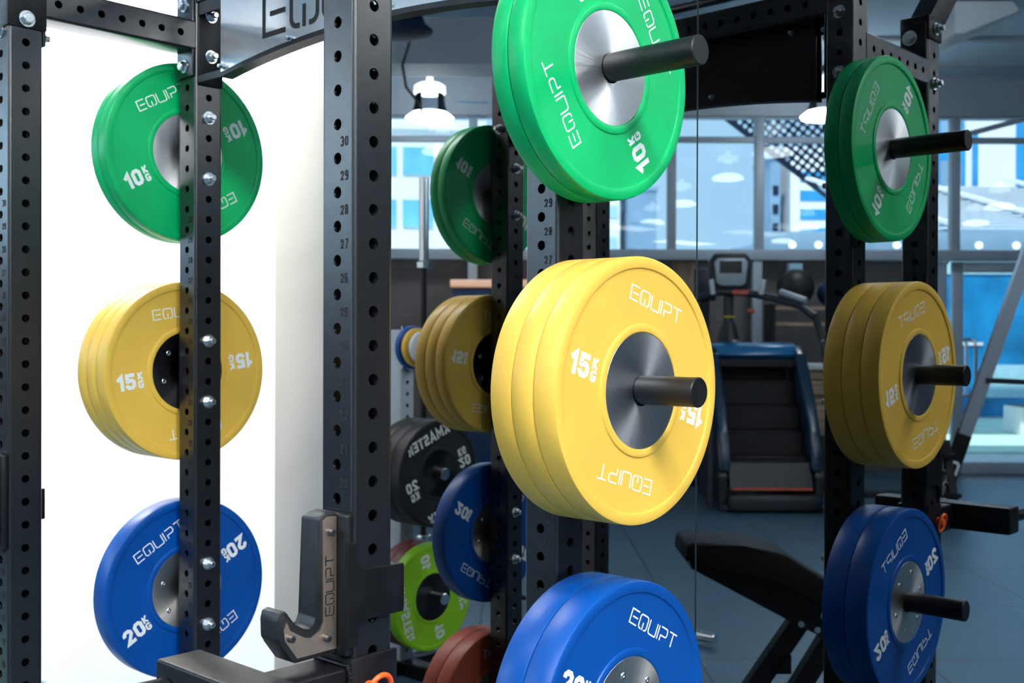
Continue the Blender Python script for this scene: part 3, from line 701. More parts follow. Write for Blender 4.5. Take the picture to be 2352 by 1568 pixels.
stack(('blue', '20', T, 'hub_warm', 6), [
    (xr + T * 1.5 + 0.0005, z, rot_of(60.6), 'outer blue 20 kg bumper plate on the near lower peg, steel centre with screws'),
    (xr + T * 0.5, z, 0.4, 'inner blue 20 kg bumper plate on the near lower peg, against the upright'),
    (xl - T * 0.5, z, rot_of(121), 'single blue 20 kg bumper plate by the white wall, low behind the far upright')])
z = HZ[0]
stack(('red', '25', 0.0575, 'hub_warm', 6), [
    (xl - 0.0575 * 0.5, z, rot_of(100), 'brick red bumper plate low on the far upright, nearer of two in the mirror'),
    (xl - 0.0575 * 1.5 - 0.0005, z, 0.6, 'outer brick red bumper plate low on the far upright')])
# ------------------------------------------------------------------ added unseen lamps that light the rack and the white wall
for k, (x, y) in enumerate(ADDED_PANELS):
    t = thing('added_ceiling_light', ('added long white light right of the rack', 'added long white light behind the camera', 'added long white light in front of the rack')[k], 'ceiling light', (x, y, 3.3), 0, 'added long lights')
    mb = MB(); mb.box(-0.75, 0.75, -0.3, 0.3, 0.0, 0.07, 0.005); obj('housing', mb, 'white_duct', t)
    for sx in (-0.6, 0.6):
        mb = MB(); mb.cyl((sx, 0, 0.07), (sx, 0, CEIL_Z - 3.3), 0.004, seg=8); obj('hanger', mb, 'zinc', t)
    a = area('added_panel_lamp', (0, 0, -0.004), (0, 0, -1), 1.44, 0.54, PANEL[k], (1.0, 0.96, 0.91)); a.parent = t
for k, x in enumerate(ADDED_WASHERS):
    t = thing('added_wall_lamp', ('added linear lamp brightening the white wall, nearest the column', 'added linear lamp brightening the white wall, second from the column', 'added linear lamp brightening the white wall, third from the column')[k], 'wall light', (x, 1.55, 3.4), 0, 'added wall lamps')
    mb = MB(); mb.box(-0.8, 0.8, -0.06, 0.06, 0.0, 0.08, 0.004); obj('housing', mb, 'white_duct', t)
    mb = MB(); mb.cyl((0, 0, 0.08), (0, 0, CEIL_Z - 3.4), 0.006, seg=8); obj('hanger', mb, 'zinc', t)
    a = area('added_wash_lamp', (0, 0.0, -0.01), (0, 0.8, -0.75), 1.6, 0.1, WASH, (1.0, 0.98, 0.96), math.radians(150)); a.parent = t

# ------------------------------------------------------------------ window wall (X along it, D away from the mirror-side viewer)
WD = 12.0
def rmat(): return Matrix.Translation(R0 + FW * WD) @ Matrix.Rotation(RZ, 4, 'Z')
def wall_box(mb, x0, x1, z0, z1, y0=-0.06, y1=0.06, bev=0.004):
    return mb.box(x0, x1, y0, y1, z0, z1, bev)
def wstruct(name, mb, m, label=None):
    o = struct(name, mb, m, label); o.matrix_world = rmat(); return o
def wpart(name, mb, m, par):
    return obj(name, mb, m, par)
HEAD, MULL, TRAN = 3.78, 3.54, 2.315
mb = MB(); wall_box(mb, -10, 8.2, HEAD, CEIL_Z, -0.15, 0.10); wstruct('wall_head', mb, 'beam_grey')
mb = MB(); wall_box(mb, -10, 8.2, TRAN - 0.055, TRAN + 0.055, -0.08, 0.08); wstruct('trim_transom', mb, 'alu')
posts = [-9.5, -7.4, -5.3, -3.2, -0.42, 1.69, 2.62, 4.70, 7.9]
for i, (a, b) in enumerate(zip(posts, posts[1:])):
    mb = MB(); wall_box(mb, a - 0.045, a + 0.045, TRAN + 0.05, HEAD); wf = wstruct('window_%d' % (i + 1), mb, 'alu')
    mb = MB(); wall_box(mb, a, b, MULL - 0.03, MULL + 0.03, -0.04, 0.04); wpart('mullion', mb, 'alu', wf)
    mb = MB(); mb.box(a + 0.03, b - 0.03, -0.004, 0.004, TRAN + 0.05, MULL - 0.03); wpart('pane', mb, 'glass', wf)
    mb = MB(); mb.box(a + 0.03, b - 0.03, -0.004, 0.004, MULL + 0.03, HEAD); wpart('pane', mb, 'glass', wf)
# lower part: dark recess walls behind the machines, posts, and a glass door at the right
mb = MB(); wall_box(mb, -10, 4.28, 0.0, TRAN - 0.05, -0.30, -0.10); wstruct('wall_base', mb, 'dark_wall')
for k, x in enumerate((-0.42, 2.60, 4.36)):
    mb = MB(); wall_box(mb, x - 0.05, x + 0.05, 0.0, TRAN - 0.05); wstruct('trim_%d' % (k + 1), mb, 'alu')
mb = MB(); wall_box(mb, 1.72, 1.98, 0.0, TRAN - 0.06, -0.1, -0.05); wstruct('wall_wood_panel', mb, 'wood_panel')
def door(name, x0, x1, hs):
    mb = MB()
    for a, b, c, d in ((x0, x0 + 0.11, 0, 2.25), (x1 - 0.11, x1, 0, 2.25), (x0, x1, 2.14, 2.25), (x0, x1, 0.0, 0.12)): mb.box(a, b, -0.035, 0.035, c, d, 0.003)
    d_ = wstruct(name, mb, 'alu')
    mb = MB(); mb.box(x0 + 0.1, x1 - 0.1, -0.005, 0.005, 0.11, 2.15); wpart('pane', mb, 'glass', d_)
    for s in (1, -1):
        xh = x0 + 0.13 if hs < 0 else x1 - 0.13
        pts = [(xh, s * 0.035, 1.44), (xh, s * 0.08, 1.44)] + [(xh, s * (0.08 + 0.04 * math.sin(t)), 1.44 - 0.04 + 0.04 * math.cos(t)) for t in (0.5, 1.0, 1.5)]
        pts += [(p[0], p[1], 1.44 + 0.80 - p[2]) for p in reversed([(a, b, c) for a, b, c in pts])]
        pts = [(xh, s * 0.035, 1.43), (xh + 0.02, s * 0.09, 1.43), (xh + 0.07, s * 0.12, 1.41), (xh + 0.08, s * 0.125, 1.36), (xh + 0.08, s * 0.125, 0.90), (xh + 0.07, s * 0.12, 0.85), (xh + 0.02, s * 0.09, 0.83), (xh, s * 0.035, 0.83)]
        mb = MB(); mb.tube(pts, 0.016, 12); wpart('door_handle', mb, 'chrome', d_)
door('door_1', 4.68, 6.25, -1)
door('door_2', 6.28, 7.85, 1)
mb = MB(); wall_box(mb, 4.42, 4.62, 0, 2.25, -0.03, 0.03); wstruct('door_3', mb, 'alu')
mb = MB(); wall_box(mb, 7.87, 8.2, 0.0, HEAD); wstruct('wall_end', mb, 'beam_grey')

# ceiling features near the windows
def rthing(name, label, cat, X, D, z=0.0, group=None, turn=0.0):
    return thing(name, label, cat, room(X, D, z), RZ + turn, group)
def rstruct(name, mb, m, D):
    o = struct(name, mb, m); o.matrix_world = Matrix.Translation(R0 + FW * D) @ Matrix.Rotation(RZ, 4, 'Z'); return o
mb = MB(); mb.box(-9, 1.6, -0.25, 0.25, 3.80, CEIL_Z + 0.02); rstruct('ceiling_beam', mb, 'beam_grey', 10.0)
for k, D in enumerate((9.0, 10.35, 11.3)):
    mb = MB(); mb.box(2.6, 8.0, -0.03, 0.03, CEIL_Z - 0.035, CEIL_Z + 0.01); rstruct('trim_ceiling_%d' % (k + 1), mb, 'beam_grey', D)
t = rthing('air_duct', 'white air duct box under the ceiling beside the arm of the rack', 'air duct', 3.84, 9.4, 3.778)
mb = MB(); mb.prism([(-0.28, 0.0), (-0.2, 0.0), (0.26, 0.19), (0.2, 0.27), (-0.28, 0.27)], -0.3, 0.3, Matrix(((1, 0, 0, 0), (0, 0, -1, 0), (0, 1, 0, 0.12), (0, 0, 0, 1))), bev=0.02); obj('duct_body', mb, 'white_duct', t)
mb = MB(); mb.box(-0.02, 0.02, -0.02, 0.02, 0.26, CEIL_Z - 3.778); obj('hanger', mb, 'zinc', t)
t = rthing('ceiling_brace', 'pale diagonal strut running up under the ceiling by the door', 'brace', 4.75, 9.3, 3.55)
mb = MB(); mb.beam((-0.3, 0, 0.1), (0.75, 0, 0.64), 0.08, 0.09); obj('strut', mb, 'white_duct', t)
t = rthing('track_rail', 'thin grey rail on struts below the ceiling at the door side', 'rail', 4.6, 11.0, 3.42)
mb = MB(); mb.beam((-0.2, 0, 0.0), (1.1, 0, 0.35), 0.05, 0.05); obj('rail', mb, 'beam_grey', t)
mb = MB(); mb.cyl((0.75, 0, 0.2), (0.95, 0, 0.55), 0.05, seg=16); obj('spotlight', mb, 'white_duct', t)

def pendant(X, D, z, label, lit=True):
    t = rthing('pendant_lamp', label, 'pendant lamp', X, D, z, 'high bay pendant lamps')
    RX = Matrix.Rotation(-PI / 2, 4, 'Y')      # lathe axis x -> z
    mb = MB(); mb.lathe([(0, 0.40), (0.03, 0.40), (0.035, 0.34), (0.11, 0.335), (0.15, 0.31), (0.155, 0.245), (0.15, 0.235), (0, 0.235)], RX, 32); obj('housing', mb, 'shade' if lit else 'navy_metal', t)
    mb = MB(); mb.lathe([(0.135, 0.235), (0.15, 0.12), (0.175, 0.05), (0.178, 0.05), (0.153, 0.12), (0.138, 0.235)], RX, 32, closed=True); obj('clear_shade', mb, 'glass' if lit else 'navy_metal', t)
    mb = MB(); mb.lathe([(0, 0.045), (0.17, 0.05), (0.20, 0.03), (0.235, 0.0), (0.225, -0.02), (0.16, -0.035), (0, -0.04)], RX, 40); obj('diffuser', mb, 'glow' if lit else 'navy_metal', t)
    mb = MB(); mb.tube([(0, 0, 0.4), (0.01, 0, 0.45), (0, 0, CEIL_Z - z)], 0.006, 8); obj('cord', mb, 'charcoal', t)
    return t
pendant(-0.81, 11.0, 3.57, 'lit white pendant lamp above the left end of the windows')
pendant(3.02, 10.9, 3.58, 'lit white pendant lamp beside the upright, above the perforated screen')
pendant(3.17, 7.4, 3.78, 'lit white pendant lamp above the stair climber')
pendant(2.7, 6.0, 3.56, 'lit white pendant lamp in the middle of the room')
pendant(2.6, 3.0, 3.56, 'lit white pendant lamp close behind the camera')
def added_pendant_at(x, y, label):  # added unseen lamps, put in for streaks on the hubs and more light
    t = pendant(0, 6.0, 3.5, label); t.location = (x, y, 3.5)
added_pendant_at(2.2, -1.6, 'added unseen pendant lamp at the right of the room, nearest the rack')
added_pendant_at(3.6, -4.2, 'added unseen pendant lamp at the right of the room, second from the rack')
added_pendant_at(4.4, 0.4, 'added unseen pendant lamp by the added high windows of the right wall')
added_pendant_at(1.4, -5.6, 'added unseen pendant lamp near the back wall')
pendant(-0.8, 8.0, 3.61, 'dark unlit pendant lamp below the beam', lit=False)
t = rthing('loose_cable', 'thin dark cable hanging in a curve above the lit lamp', 'cable', -0.86, 9.4, 3.3)
mb = MB(); mb.tube([(0, 0, 0.88), (0.0, 0, 0.6), (-0.06, 0, 0.4), (-0.03, 0, 0.22), (0.08, 0, 0.08), (0.11, 0, 0.0)], 0.012, 8); obj('cable', mb, 'charcoal', t)
t = rthing('wall_bracket', 'thin metal bracket frame hanging under the ceiling left of the windows', 'bracket', -0.42, 10.9, 3.55)
mb = MB()
for a, b in (((-0.1, 0, 0.15), (0.18, 0, 0.15)), ((0.18, 0, 0.15), (0.18, 0, 0.02)), ((0.18, 0, 0.02), (-0.02, 0, 0.02)), ((0, 0, 0.02), (0, 0, -0.08)), ((0.04, 0, 0.15), (0.04, 0, 0.65))): mb.beam(a, b, 0.02, 0.02)
obj('frame', mb, 'slate', t)

# ------------------------------------------------------------------ stair climber
sc = rthing('stair_climber', 'black and blue grey stair climber machine by the windows', 'stair climber', 2.14, 9.3)
YZ0 = Matrix(((0, 0, 1, 0), (1, 0, 0, 0), (0, 1, 0, 0), (0, 0, 0, 1)))       # poly (y, z) extruded along x
mb = MB(); mb.box(-0.42, 0.44, -1.15, 0.02, 0.0, 0.06, 0.02); mb.box(-0.36, 0.40, -0.05, 0.10, 0.02, 0.15, 0.03); obj('base', mb, 'charcoal', sc)
side = [(0.0, 0.06), (0.02, 0.30), (-0.10, 0.42), (-0.10, 0.62), (-0.25, 0.72), (-0.62, 1.30), (-0.75, 1.36), (-1.10, 1.34), (-1.15, 0.06)]
for s, xx in ((-1, -0.43), (1, 0.37)):
    mb = MB(); mb.prism(side, xx, xx + 0.07, YZ0, bev=0.015); obj('side_panel', mb, 'charcoal', sc)
    pts = [(0.02, 0.34), (-0.08, 0.66), (-0.22, 0.86), (-0.55, 1.30), (-0.68, 1.37), (-1.05, 1.36), (-1.05, 1.26), (-0.70, 1.24), (-0.34, 0.80), (-0.17, 0.55), (-0.08, 0.34)]
    mb = MB(); mb.prism(pts, xx + 0.0 if s < 0 else xx - 0.03, xx + 0.10 if s < 0 else xx + 0.065, YZ0, bev=0.02); obj('side_shroud', mb, 'shroud', sc, label='glossy blue grey curved side cover')
mb = MB(); mb.prism([(-0.60, 1.29), (-0.66, 1.37), (-0.80, 1.40), (-1.12, 1.40), (-1.12, 1.24), (-0.7, 1.24)], -0.40, 0.38, YZ0, bev=0.015); obj('top_cover', mb, 'shroud_sheen', sc)
mb = MB(); mb.box(-0.35, 0.36, -0.98, -0.94, 0.5, 1.27); mb.box(-0.35, 0.36, -0.94, -0.60, 1.19, 1.25); obj('back_panel', mb, 'tread', sc)
for k in range(4):
    yy, zz = -0.16 - 0.17 * k, 0.44 + 0.205 * k
    mb = MB(); mb.box(-0.34, 0.36, yy - 0.24, yy, zz - 0.02, zz, 0.006); mb.box(-0.34, 0.36, yy - 0.02, yy - 0.005, zz - 0.2, zz - 0.02); obj('step', mb, 'tread', sc)
mb = MB(); mb.prism([(0.0, 0.18), (-0.08, 0.40), (-0.12, 0.40), (-0.06, 0.18)], -0.33, 0.35, YZ0); obj('kick_plate', mb, 'charcoal', sc)
for z in (0.185, 0.115):
    mb = MB(); mb.box(-0.32, 0.34, 0.0 if z > .15 else 0.02, 0.03 if z > .15 else 0.05, z, z + 0.018); obj('warning_strip', mb, 'red_strip', sc, label='red orange strip')
mb = MB(); mb.tube([(-0.17, -0.95, 1.36), (-0.17, -0.97, 1.75), (-0.15, -0.98, 1.95)], 0.045, 16); mb.lathe([(0.16, 0), (0.10, 0.05), (0.06, 0.2), (0.0, 0.21)], Matrix.Translation((-0.17, -0.95, 1.37)) @ Matrix.Rotation(-PI / 2, 4, 'Y'), 24); obj('column', mb, 'charcoal', sc)
mb = MB(); mb.box(-0.22, -0.12, -0.925, -0.912, 1.62, 1.64); obj('tag', mb, 'label_yellow', sc, label='yellow band')
mb = MB(); mb.prism([(-0.30, 1.88), (-0.33, 2.14), (-0.28, 2.20), (0.00, 2.20), (0.05, 2.14), (0.02, 1.88), (-0.02, 1.86), (-0.26, 1.86)], 0.86, 0.99, Matrix(((1, 0, 0, -0.03), (0, 0, -1, 0), (0, 1, 0, 0), (0, 0, 0, 1))), bev=0.015); con = obj('console', mb, 'charcoal', sc)
mb = MB(); mb.prism([(-0.27, 1.93), (-0.29, 2.12), (-0.26, 2.155), (-0.02, 2.155), (0.01, 2.12), (-0.01, 1.93), (-0.05, 1.91), (-0.23, 1.91)], 0.835, 0.86, Matrix(((1, 0, 0, -0.03), (0, 0, -1, 0), (0, 1, 0, 0), (0, 0, 0, 1))), bev=0.006); obj('display_frame', mb, 'silver', con, label='silver display surround')
mb = MB(); mb.box(-0.275, -0.075, -0.834, -0.826, 2.02, 2.13); obj('screen', mb, 'screen', con)
for x in (-0.34, 0.09):
    mb = MB(); mb.tube([(x, -0.80, 1.83), (x - 0.02 * (1 if x < 0 else -1), -0.78, 1.96)], 0.022, 12); obj('grip', mb, 'white_duct', sc, label='white hand grip')
hb = [(-0.60, -0.62, 1.66), (-0.50, -0.78, 1.78), (-0.30, -0.86, 1.85), (-0.05, -0.88, 1.85), (0.20, -0.82, 1.80), (0.40, -0.62, 1.72), (0.47, -0.40, 1.62)]
mb = MB(); mb.tube(hb, 0.035, 14); obj('handlebar', mb, 'charcoal', sc)
mb = MB(); mb.box(-0.16, 0.0, -0.853, -0.838, 1.83, 1.87); obj('strip_label', mb, 'red_strip', sc, label='orange strip on the handlebar')
for s, a in ((1, (0.47, -0.40, 1.62)), (-1, (-0.60, -0.62, 1.66))):
    mb = MB(); mb.tube([a, (0.50 * s, -0.25, 1.38), (0.515 * s, -0.10, 1.05), (0.50 * s, -0.02, 0.85), (0.50 * s, 0.0, 0.60), (0.50 * s, 0.0, 0.03)], 0.03, 12); obj('side_rail', mb, 'charcoal', sc)
mb = MB(); mb.lathe([(0, 0.0), (0.02, 0.0), (0.028, 0.03), (0.02, 0.06), (0, 0.06)], Matrix.Translation((-0.02, -0.84, 1.68)), 14); obj('stop_button', mb, 'red_strip', sc, label='small red stop button')
mb = MB(); mb.tube([(0.26, -0.78, 1.85), (0.44, -0.60, 1.765)], 0.03, 12); obj('arm_pad', mb, 'silver', sc, label='silver arm pad')

# ------------------------------------------------------------------ things by the dark wall
t = rthing('cardio_console', 'black console screen of a machine left of the stair climber', 'exercise machine', 1.95, 11.25)
mb = MB(); mb.box(-0.13, 0.09, -0.04, 0.04, 1.80, 2.13, 0.03); obj('console', mb, 'charcoal', t)
mb = MB(); mb.tube([(-0.02, -0.04, 1.85), (-0.02, -0.12, 1.0), (-0.02, -0.05, 0.02)], 0.05, 12); obj('mast', mb, 'charcoal', t)
mb = MB(); mb.box(-0.3, 0.26, -0.6, 0.4, 0, 0.12, 0.03); obj('base', mb, 'charcoal', t)
t = rthing('plyo_box_stack', 'stack of brown plywood boards with white top beside the stair climber', 'plyo box', 2.86, 10.7)
mb = MB(); mb.box(-0.3, 0.34, -0.3, 0.2, 0, 0.52, 0.01); obj('base', mb, 'black_plastic', t)
zz = 0.53
for k, hgt in enumerate((0.30, 0.05, 0.03, 0.09, 0.05, 0.09)):
    mb = MB(); mb.box(-0.30, 0.34 - 0.01 * (k % 2), -0.3, 0.2 - 0.02 * (k % 3), zz, zz + hgt - 0.008, 0.003); obj('board', mb, 'wood', t); zz += hgt
mb = MB(); mb.box(-0.32, 0.36, -0.3, 0.21, zz, zz + 0.055, 0.01); obj('top_pad', mb, 'white_duct', t, label='white top')
t = rthing('storage_shelf', 'dark storage shelf with pale boards against the dark wall', 'shelf', 2.98, 11.45)
for x in (-0.36, 0.36):
    mb = MB(); mb.box(x - 0.02, x + 0.02, -0.17, 0.17, 0, 1.78); obj('side_post', mb, 'black_plastic', t)
for z, m in ((0.25, 'black_plastic'), (0.9, 'black_plastic'), (1.56, 'wood'), (1.72, 'wood')):
    mb = MB(); mb.box(-0.34, 0.34, -0.17, 0.17, z, z + 0.035); obj('board', mb, m, t)
for k, (x, z, r, m, lab) in enumerate(((-0.12, 1.757, 0.19, 'black_rubber', 'large black exercise ball on top of the dark shelf'), (0.23, 1.757, 0.13, 'navy', 'dark blue ball on top of the dark shelf, beside the black one'))):
    t = rthing('exercise_ball', lab, 'ball', 3.0 + x, 11.45, z)
    mb = MB(); prof = [(r * math.sin(PI * i / 24), r - r * math.cos(PI * i / 24)) for i in range(25)]
    mb.lathe(prof, Matrix.Rotation(-PI / 2, 4, 'Y'), 40); obj('ball_skin', mb, m, t)
    mb = MB(); mb.lathe([(r + 0.001, r - 0.006), (r + 0.003, r), (r + 0.001, r + 0.006)], Matrix.Rotation(-PI / 2, 4, 'Y'), 40, closed=True); obj('seam_band', mb, 'charcoal', t)
t = rthing('notice_sheet', 'small pale blue notice fixed high on the dark wall', 'notice', 2.98, 11.88, 2.13)
mb = MB(); mb.box(-0.07, 0.07, -0.215, -0.20 + 0.12, 0, 0.09); obj('sheet', shift(mb, (0, 0.12, 0)), 'pale_blue', t)
t = rthing('bar_counter', 'navy bar counter with glowing orange top edge under the windows', 'counter', -0.12, 11.75)
mb = MB(); mb.box(-0.50, 0.95, -0.1, 0.1, 0, 1.95, 0.01); obj('cabinet', mb, 'navy', t)
mb = MB(); mb.box(-0.52, 0.97, -0.1, 0.12, 1.955, 2.03, 0.008); obj('light_strip', mb, 'warm_led', t, label='glowing orange strip')
t = rthing('dumbbell_rack', 'low black dumbbell rack standing between the uprights by the door', 'dumbbell rack', 3.05, 8.9)
for x in (-0.42, 0.42):
    mb = MB(); mb.box(x - 0.03, x + 0.03, -0.25, 0.25, 0, 0.06); mb.beam((x, 0.1, 0.06), (x, -0.12, 0.62), 0.06, 0.06); obj('leg', mb, 'black_plastic', t)
for y, z in ((0.05, 0.20), (-0.07, 0.5)):
    mb = MB(); mb.box(-0.45, 0.45, y - 0.1, y + 0.1, z, z + 0.03); obj('tray', mb, 'black_plastic', t)
db = None
for k, x in enumerate((-0.33, -0.11, 0.11, 0.33)):
    lab = ('black dumbbell at the left end of the low rack', 'second black dumbbell on the low rack', 'third black dumbbell on the low rack', 'black dumbbell at the right end of the low rack')[k]
    if db is None:
        db = rthing('dumbbell', lab, 'dumbbell', 3.05 + x, 8.97, 0.585, 'dumbbells on the low rack')
        mb = MB(); mb.cyl((0, -0.07, 0), (0, 0.07, 0), 0.016, seg=14); obj('grip', mb, 'chrome', db)
        for y in (-0.1, 0.1):
            mb = MB(); mb.cyl((0, y - 0.035, 0), (0, y + 0.035, 0), 0.054, seg=6, bev=0.006); obj('head', mb, 'black_rubber', db)
    else: dup(db, room(3.05 + x, 8.97, 0.585), lab)

# ------------------------------------------------------------------ ladder by the door
t = rthing('step_ladder', 'grey aluminium step ladder leaning open in front of the glass door', 'ladder', 4.25, 9.6)
def lad(a, b, wd, ht, name, m, lab=None):
    mb = MB(); mb.beam(a, b, wd, ht, up=(1, 0, 0.45)); return obj(name, mb, m, t, lab)
F0, F1, F2 = (-0.593, 0.03), (-0.388, 0.62), (0.525, 3.25)
for dx, dy in ((0, 0), (0.2, -0.5)):
    lad((F1[0] + dx, dy, F1[1]), (F2[0] + dx, dy, F2[1]), 0.03, 0.11, 'rail', 'ladder')
    lad((F0[0] + dx, dy, F0[1]), (F1[0] + dx, dy, F1[1]), 0.034, 0.115, 'rail_foot', 'black_plastic', 'black lower leg with pale letter marks' if dy == 0 else None)
for k in range(6):
    a = 0.02 + 0.17 * k; x = F1[0] + (F2[0] - F1[0]) * a; z = F1[1] + (F2[1] - F1[1]) * a
    mb = MB(); mb.beam((x + 0.02, 0.0, z), (x + 0.22, -0.5, z), 0.08, 0.03); obj('step', mb, 'charcoal', t)
lad((0.55, 0.02, 3.22), (1.7, 0.1, 0.03), 0.03, 0.07, 'back_leg', 'ladder'); lad((0.76, -0.5, 3.22), (1.9, -0.55, 0.03), 0.03, 0.07, 'back_leg', 'ladder')
mb = MB(); mb.beam((-0.22, 0.03, 1.085), (1.28, 0.05, 1.02), 0.02, 0.045); obj('brace', mb, 'charcoal', t)
mb = MB()
u_ = Vector((0.347, 0, 1)).normalized(); rt = Vector((-1, 0, 0.347)).normalized()
write(mb, '0', BOLD, (-0.593 + 0.347 * 0.30, 0.0178, 0.33), rt, u_, (0, 1, 0), 0.15, 0.022)
obj('foot_lettering', mb, 'white', t)
mb = MB(); write(mb, 'X', BOLD, (-0.593 + 0.347 * 0.07, 0.0178, 0.10), rt, u_, (0, 1, 0), 0.13, 0.022)
obj('foot_lettering', mb, 'white', t)

# ------------------------------------------------------------------ bench in front of the rack
bn = rthing('weight_bench', 'black adjustable weight bench with sloping back pad, in front of the rack', 'bench', 0.94, 4.2)
XZY = lambda dx: Matrix(((1, 0, 0, dx), (0, 0, -1, 0), (0, 1, 0, 0), (0, 0, 0, 1)))
pad = [(-0.31, 0.695), (-0.295, 0.685), (-0.02, 0.665), (0.04, 0.645), (0.40, 0.40), (0.36, 0.33), (0.02, 0.53), (-0.08, 0.555), (-0.29, 0.610), (-0.325, 0.625)]
pad = [(-0.305, 0.70), (-0.275, 0.708), (-0.10, 0.695), (0.02, 0.676), (0.055, 0.662), (0.42, 0.43), (0.39, 0.36), (0.03, 0.575), (-0.06, 0.602), (-0.20, 0.615), (-0.315, 0.640)]
mb = MB(); mb.prism(pad, -0.14, 0.14, XZY(0), bev=0.012); obj('back_pad', mb, 'vinyl', bn)
mb = MB(); mb.prism([(-0.29, 0.633), (-0.20, 0.615), (-0.06, 0.602), (0.03, 0.575), (0.39, 0.36), (0.42, 0.33), (0.22, 0.34), (0.06, 0.42), (-0.28, 0.60)], -0.08, 0.08, XZY(0)); obj('pad_frame', mb, 'black_plastic', bn)
mb = MB(); mb.box(0.43, 0.60, -0.14, 0.14, 0.36, 0.43, 0.015); obj('seat_pad', mb, 'vinyl', bn)
for a, b in (((0.14, 0, 0.40), (-0.12, 0, 0.02)), ((0.26, 0, 0.35), (0.06, 0, 0.02))):
    mb = MB(); mb.beam(a, b, 0.06, 0.07); obj('leg', mb, 'black_plastic', bn)
mb = MB(); mb.box(0.02, 0.10, -0.03, 0.03, 0.20, 0.27); obj('adjuster_ladder', mb, 'black_plastic', bn)
mb = MB(); mb.beam((-0.12, 0, 0.035), (0.56, 0, 0.035), 0.07, 0.06); obj('spine', mb, 'black_plastic', bn)
for x in (-0.14, 0.56):
    mb = MB(); mb.box(x - 0.035, x + 0.035, -0.25, 0.25, 0, 0.06, 0.008); obj('foot_bar', mb, 'black_plastic', bn)
mb = MB(); mb.beam((0.50, 0, 0.06), (0.48, 0, 0.37), 0.06, 0.06); obj('seat_post', mb, 'black_plastic', bn)
for x in (0.12, 0.18, 0.24, 0.30):
    mb = MB(); mb.cyl((x, 0.081, 0.40 - (x - 0.12) * 0.35), (x, 0.09, 0.40 - (x - 0.12) * 0.35), 0.012, seg=12); obj('pivot_bolt', mb, 'zinc', bn)

# ------------------------------------------------------------------ barbells
def barbell(t, horiz):
    RX = Matrix.Identity(4)
    mb = MB(); mb.cyl((-0.655, 0, 0), (0.655, 0, 0), 0.014, seg=20); obj('shaft', mb, 'powder_soft', t, label='black shaft')
    for s in (-1, 1):
        mb = MB(); mb.cyl((s * 0.655, 0, 0), (s * 0.69, 0, 0), 0.039, seg=32, bev=0.004); obj('collar', mb, 'chrome', t)
        mb = MB(); mb.cyl((s * 0.69, 0, 0), (s * 1.10, 0, 0), 0.025, seg=32, bev=0.002); obj('sleeve', mb, 'chrome', t)
# storage post of a second rack, far left
def barbell_at(loc, rot, label):
    t = thing('barbell', label, 'barbell', loc, 0, 'barbells'); t.rotation_euler = rot; barbell(t, True); return t
b0 = room(-0.435, 5.55, 0.0)
barbell_at((b0.x, b0.y, 1.125), (0, -PI / 2, 0), 'chrome and black barbell standing upright beside the storage post')
b1 = room(0.955, 5.25, 0.0)
barbell_at((b1.x - 1.10, b1.y, 0.0396), (0, 0, 0), 'chrome sleeved barbell lying on the floor beyond the bench')
P0 = room(-0.475, 4.86)
post = thing('storage_post', 'grey perforated storage post with pegs for small and black plates', 'storage rack', (P0.x, P0.y, 0))
obj('upright', perforated(1.475, 2 * HW, {'x': [0.1 + 0.05 * k for k in range(27)], 'X': [0.1 + 0.05 * k for k in range(27)], 'y': [0.125 + 0.05 * k for k in range(26)]}).mesh('post_tube'), 'grey_post', post)
mb = MB(); mb.box(-0.3, 0.45, -0.04, 0.04, 0, 0.06, 0.005); obj('foot', mb, 'powder_soft', post)
mb = MB(); mb.box(-0.04, 0.04, -0.2, 0.2, 0.0, 0.055, 0.005); obj('cross_foot', mb, 'powder_soft', post)
PZ = (0.355, 0.875, 1.40)
for z in PZ:
    mb = MB(); mb.cyl((HW, 0, z), (0.275 if z < 1.2 else 0.16, 0, z), 0.0243, seg=32, bev=0.002); mb.box(HW, HW + 0.006, -0.035, 0.035, z - 0.09, z + 0.09); obj('weight_horn', mb, 'chrome', post)
t = thing('rack_post', 'black steel post low beside the lime plate', 'post', (P0.x - 0.02, P0.y + 0.30, 0))
obj('upright', perforated(1.12, 2 * HW, {'X': [0.1 + 0.05 * k for k in range(19)]}).mesh('short_post'), 'powder', t)
mb = MB(); mb.box(-0.07, 0.07, -0.07, 0.07, 0, 0.01); obj('foot_plate', mb, 'powder', t)
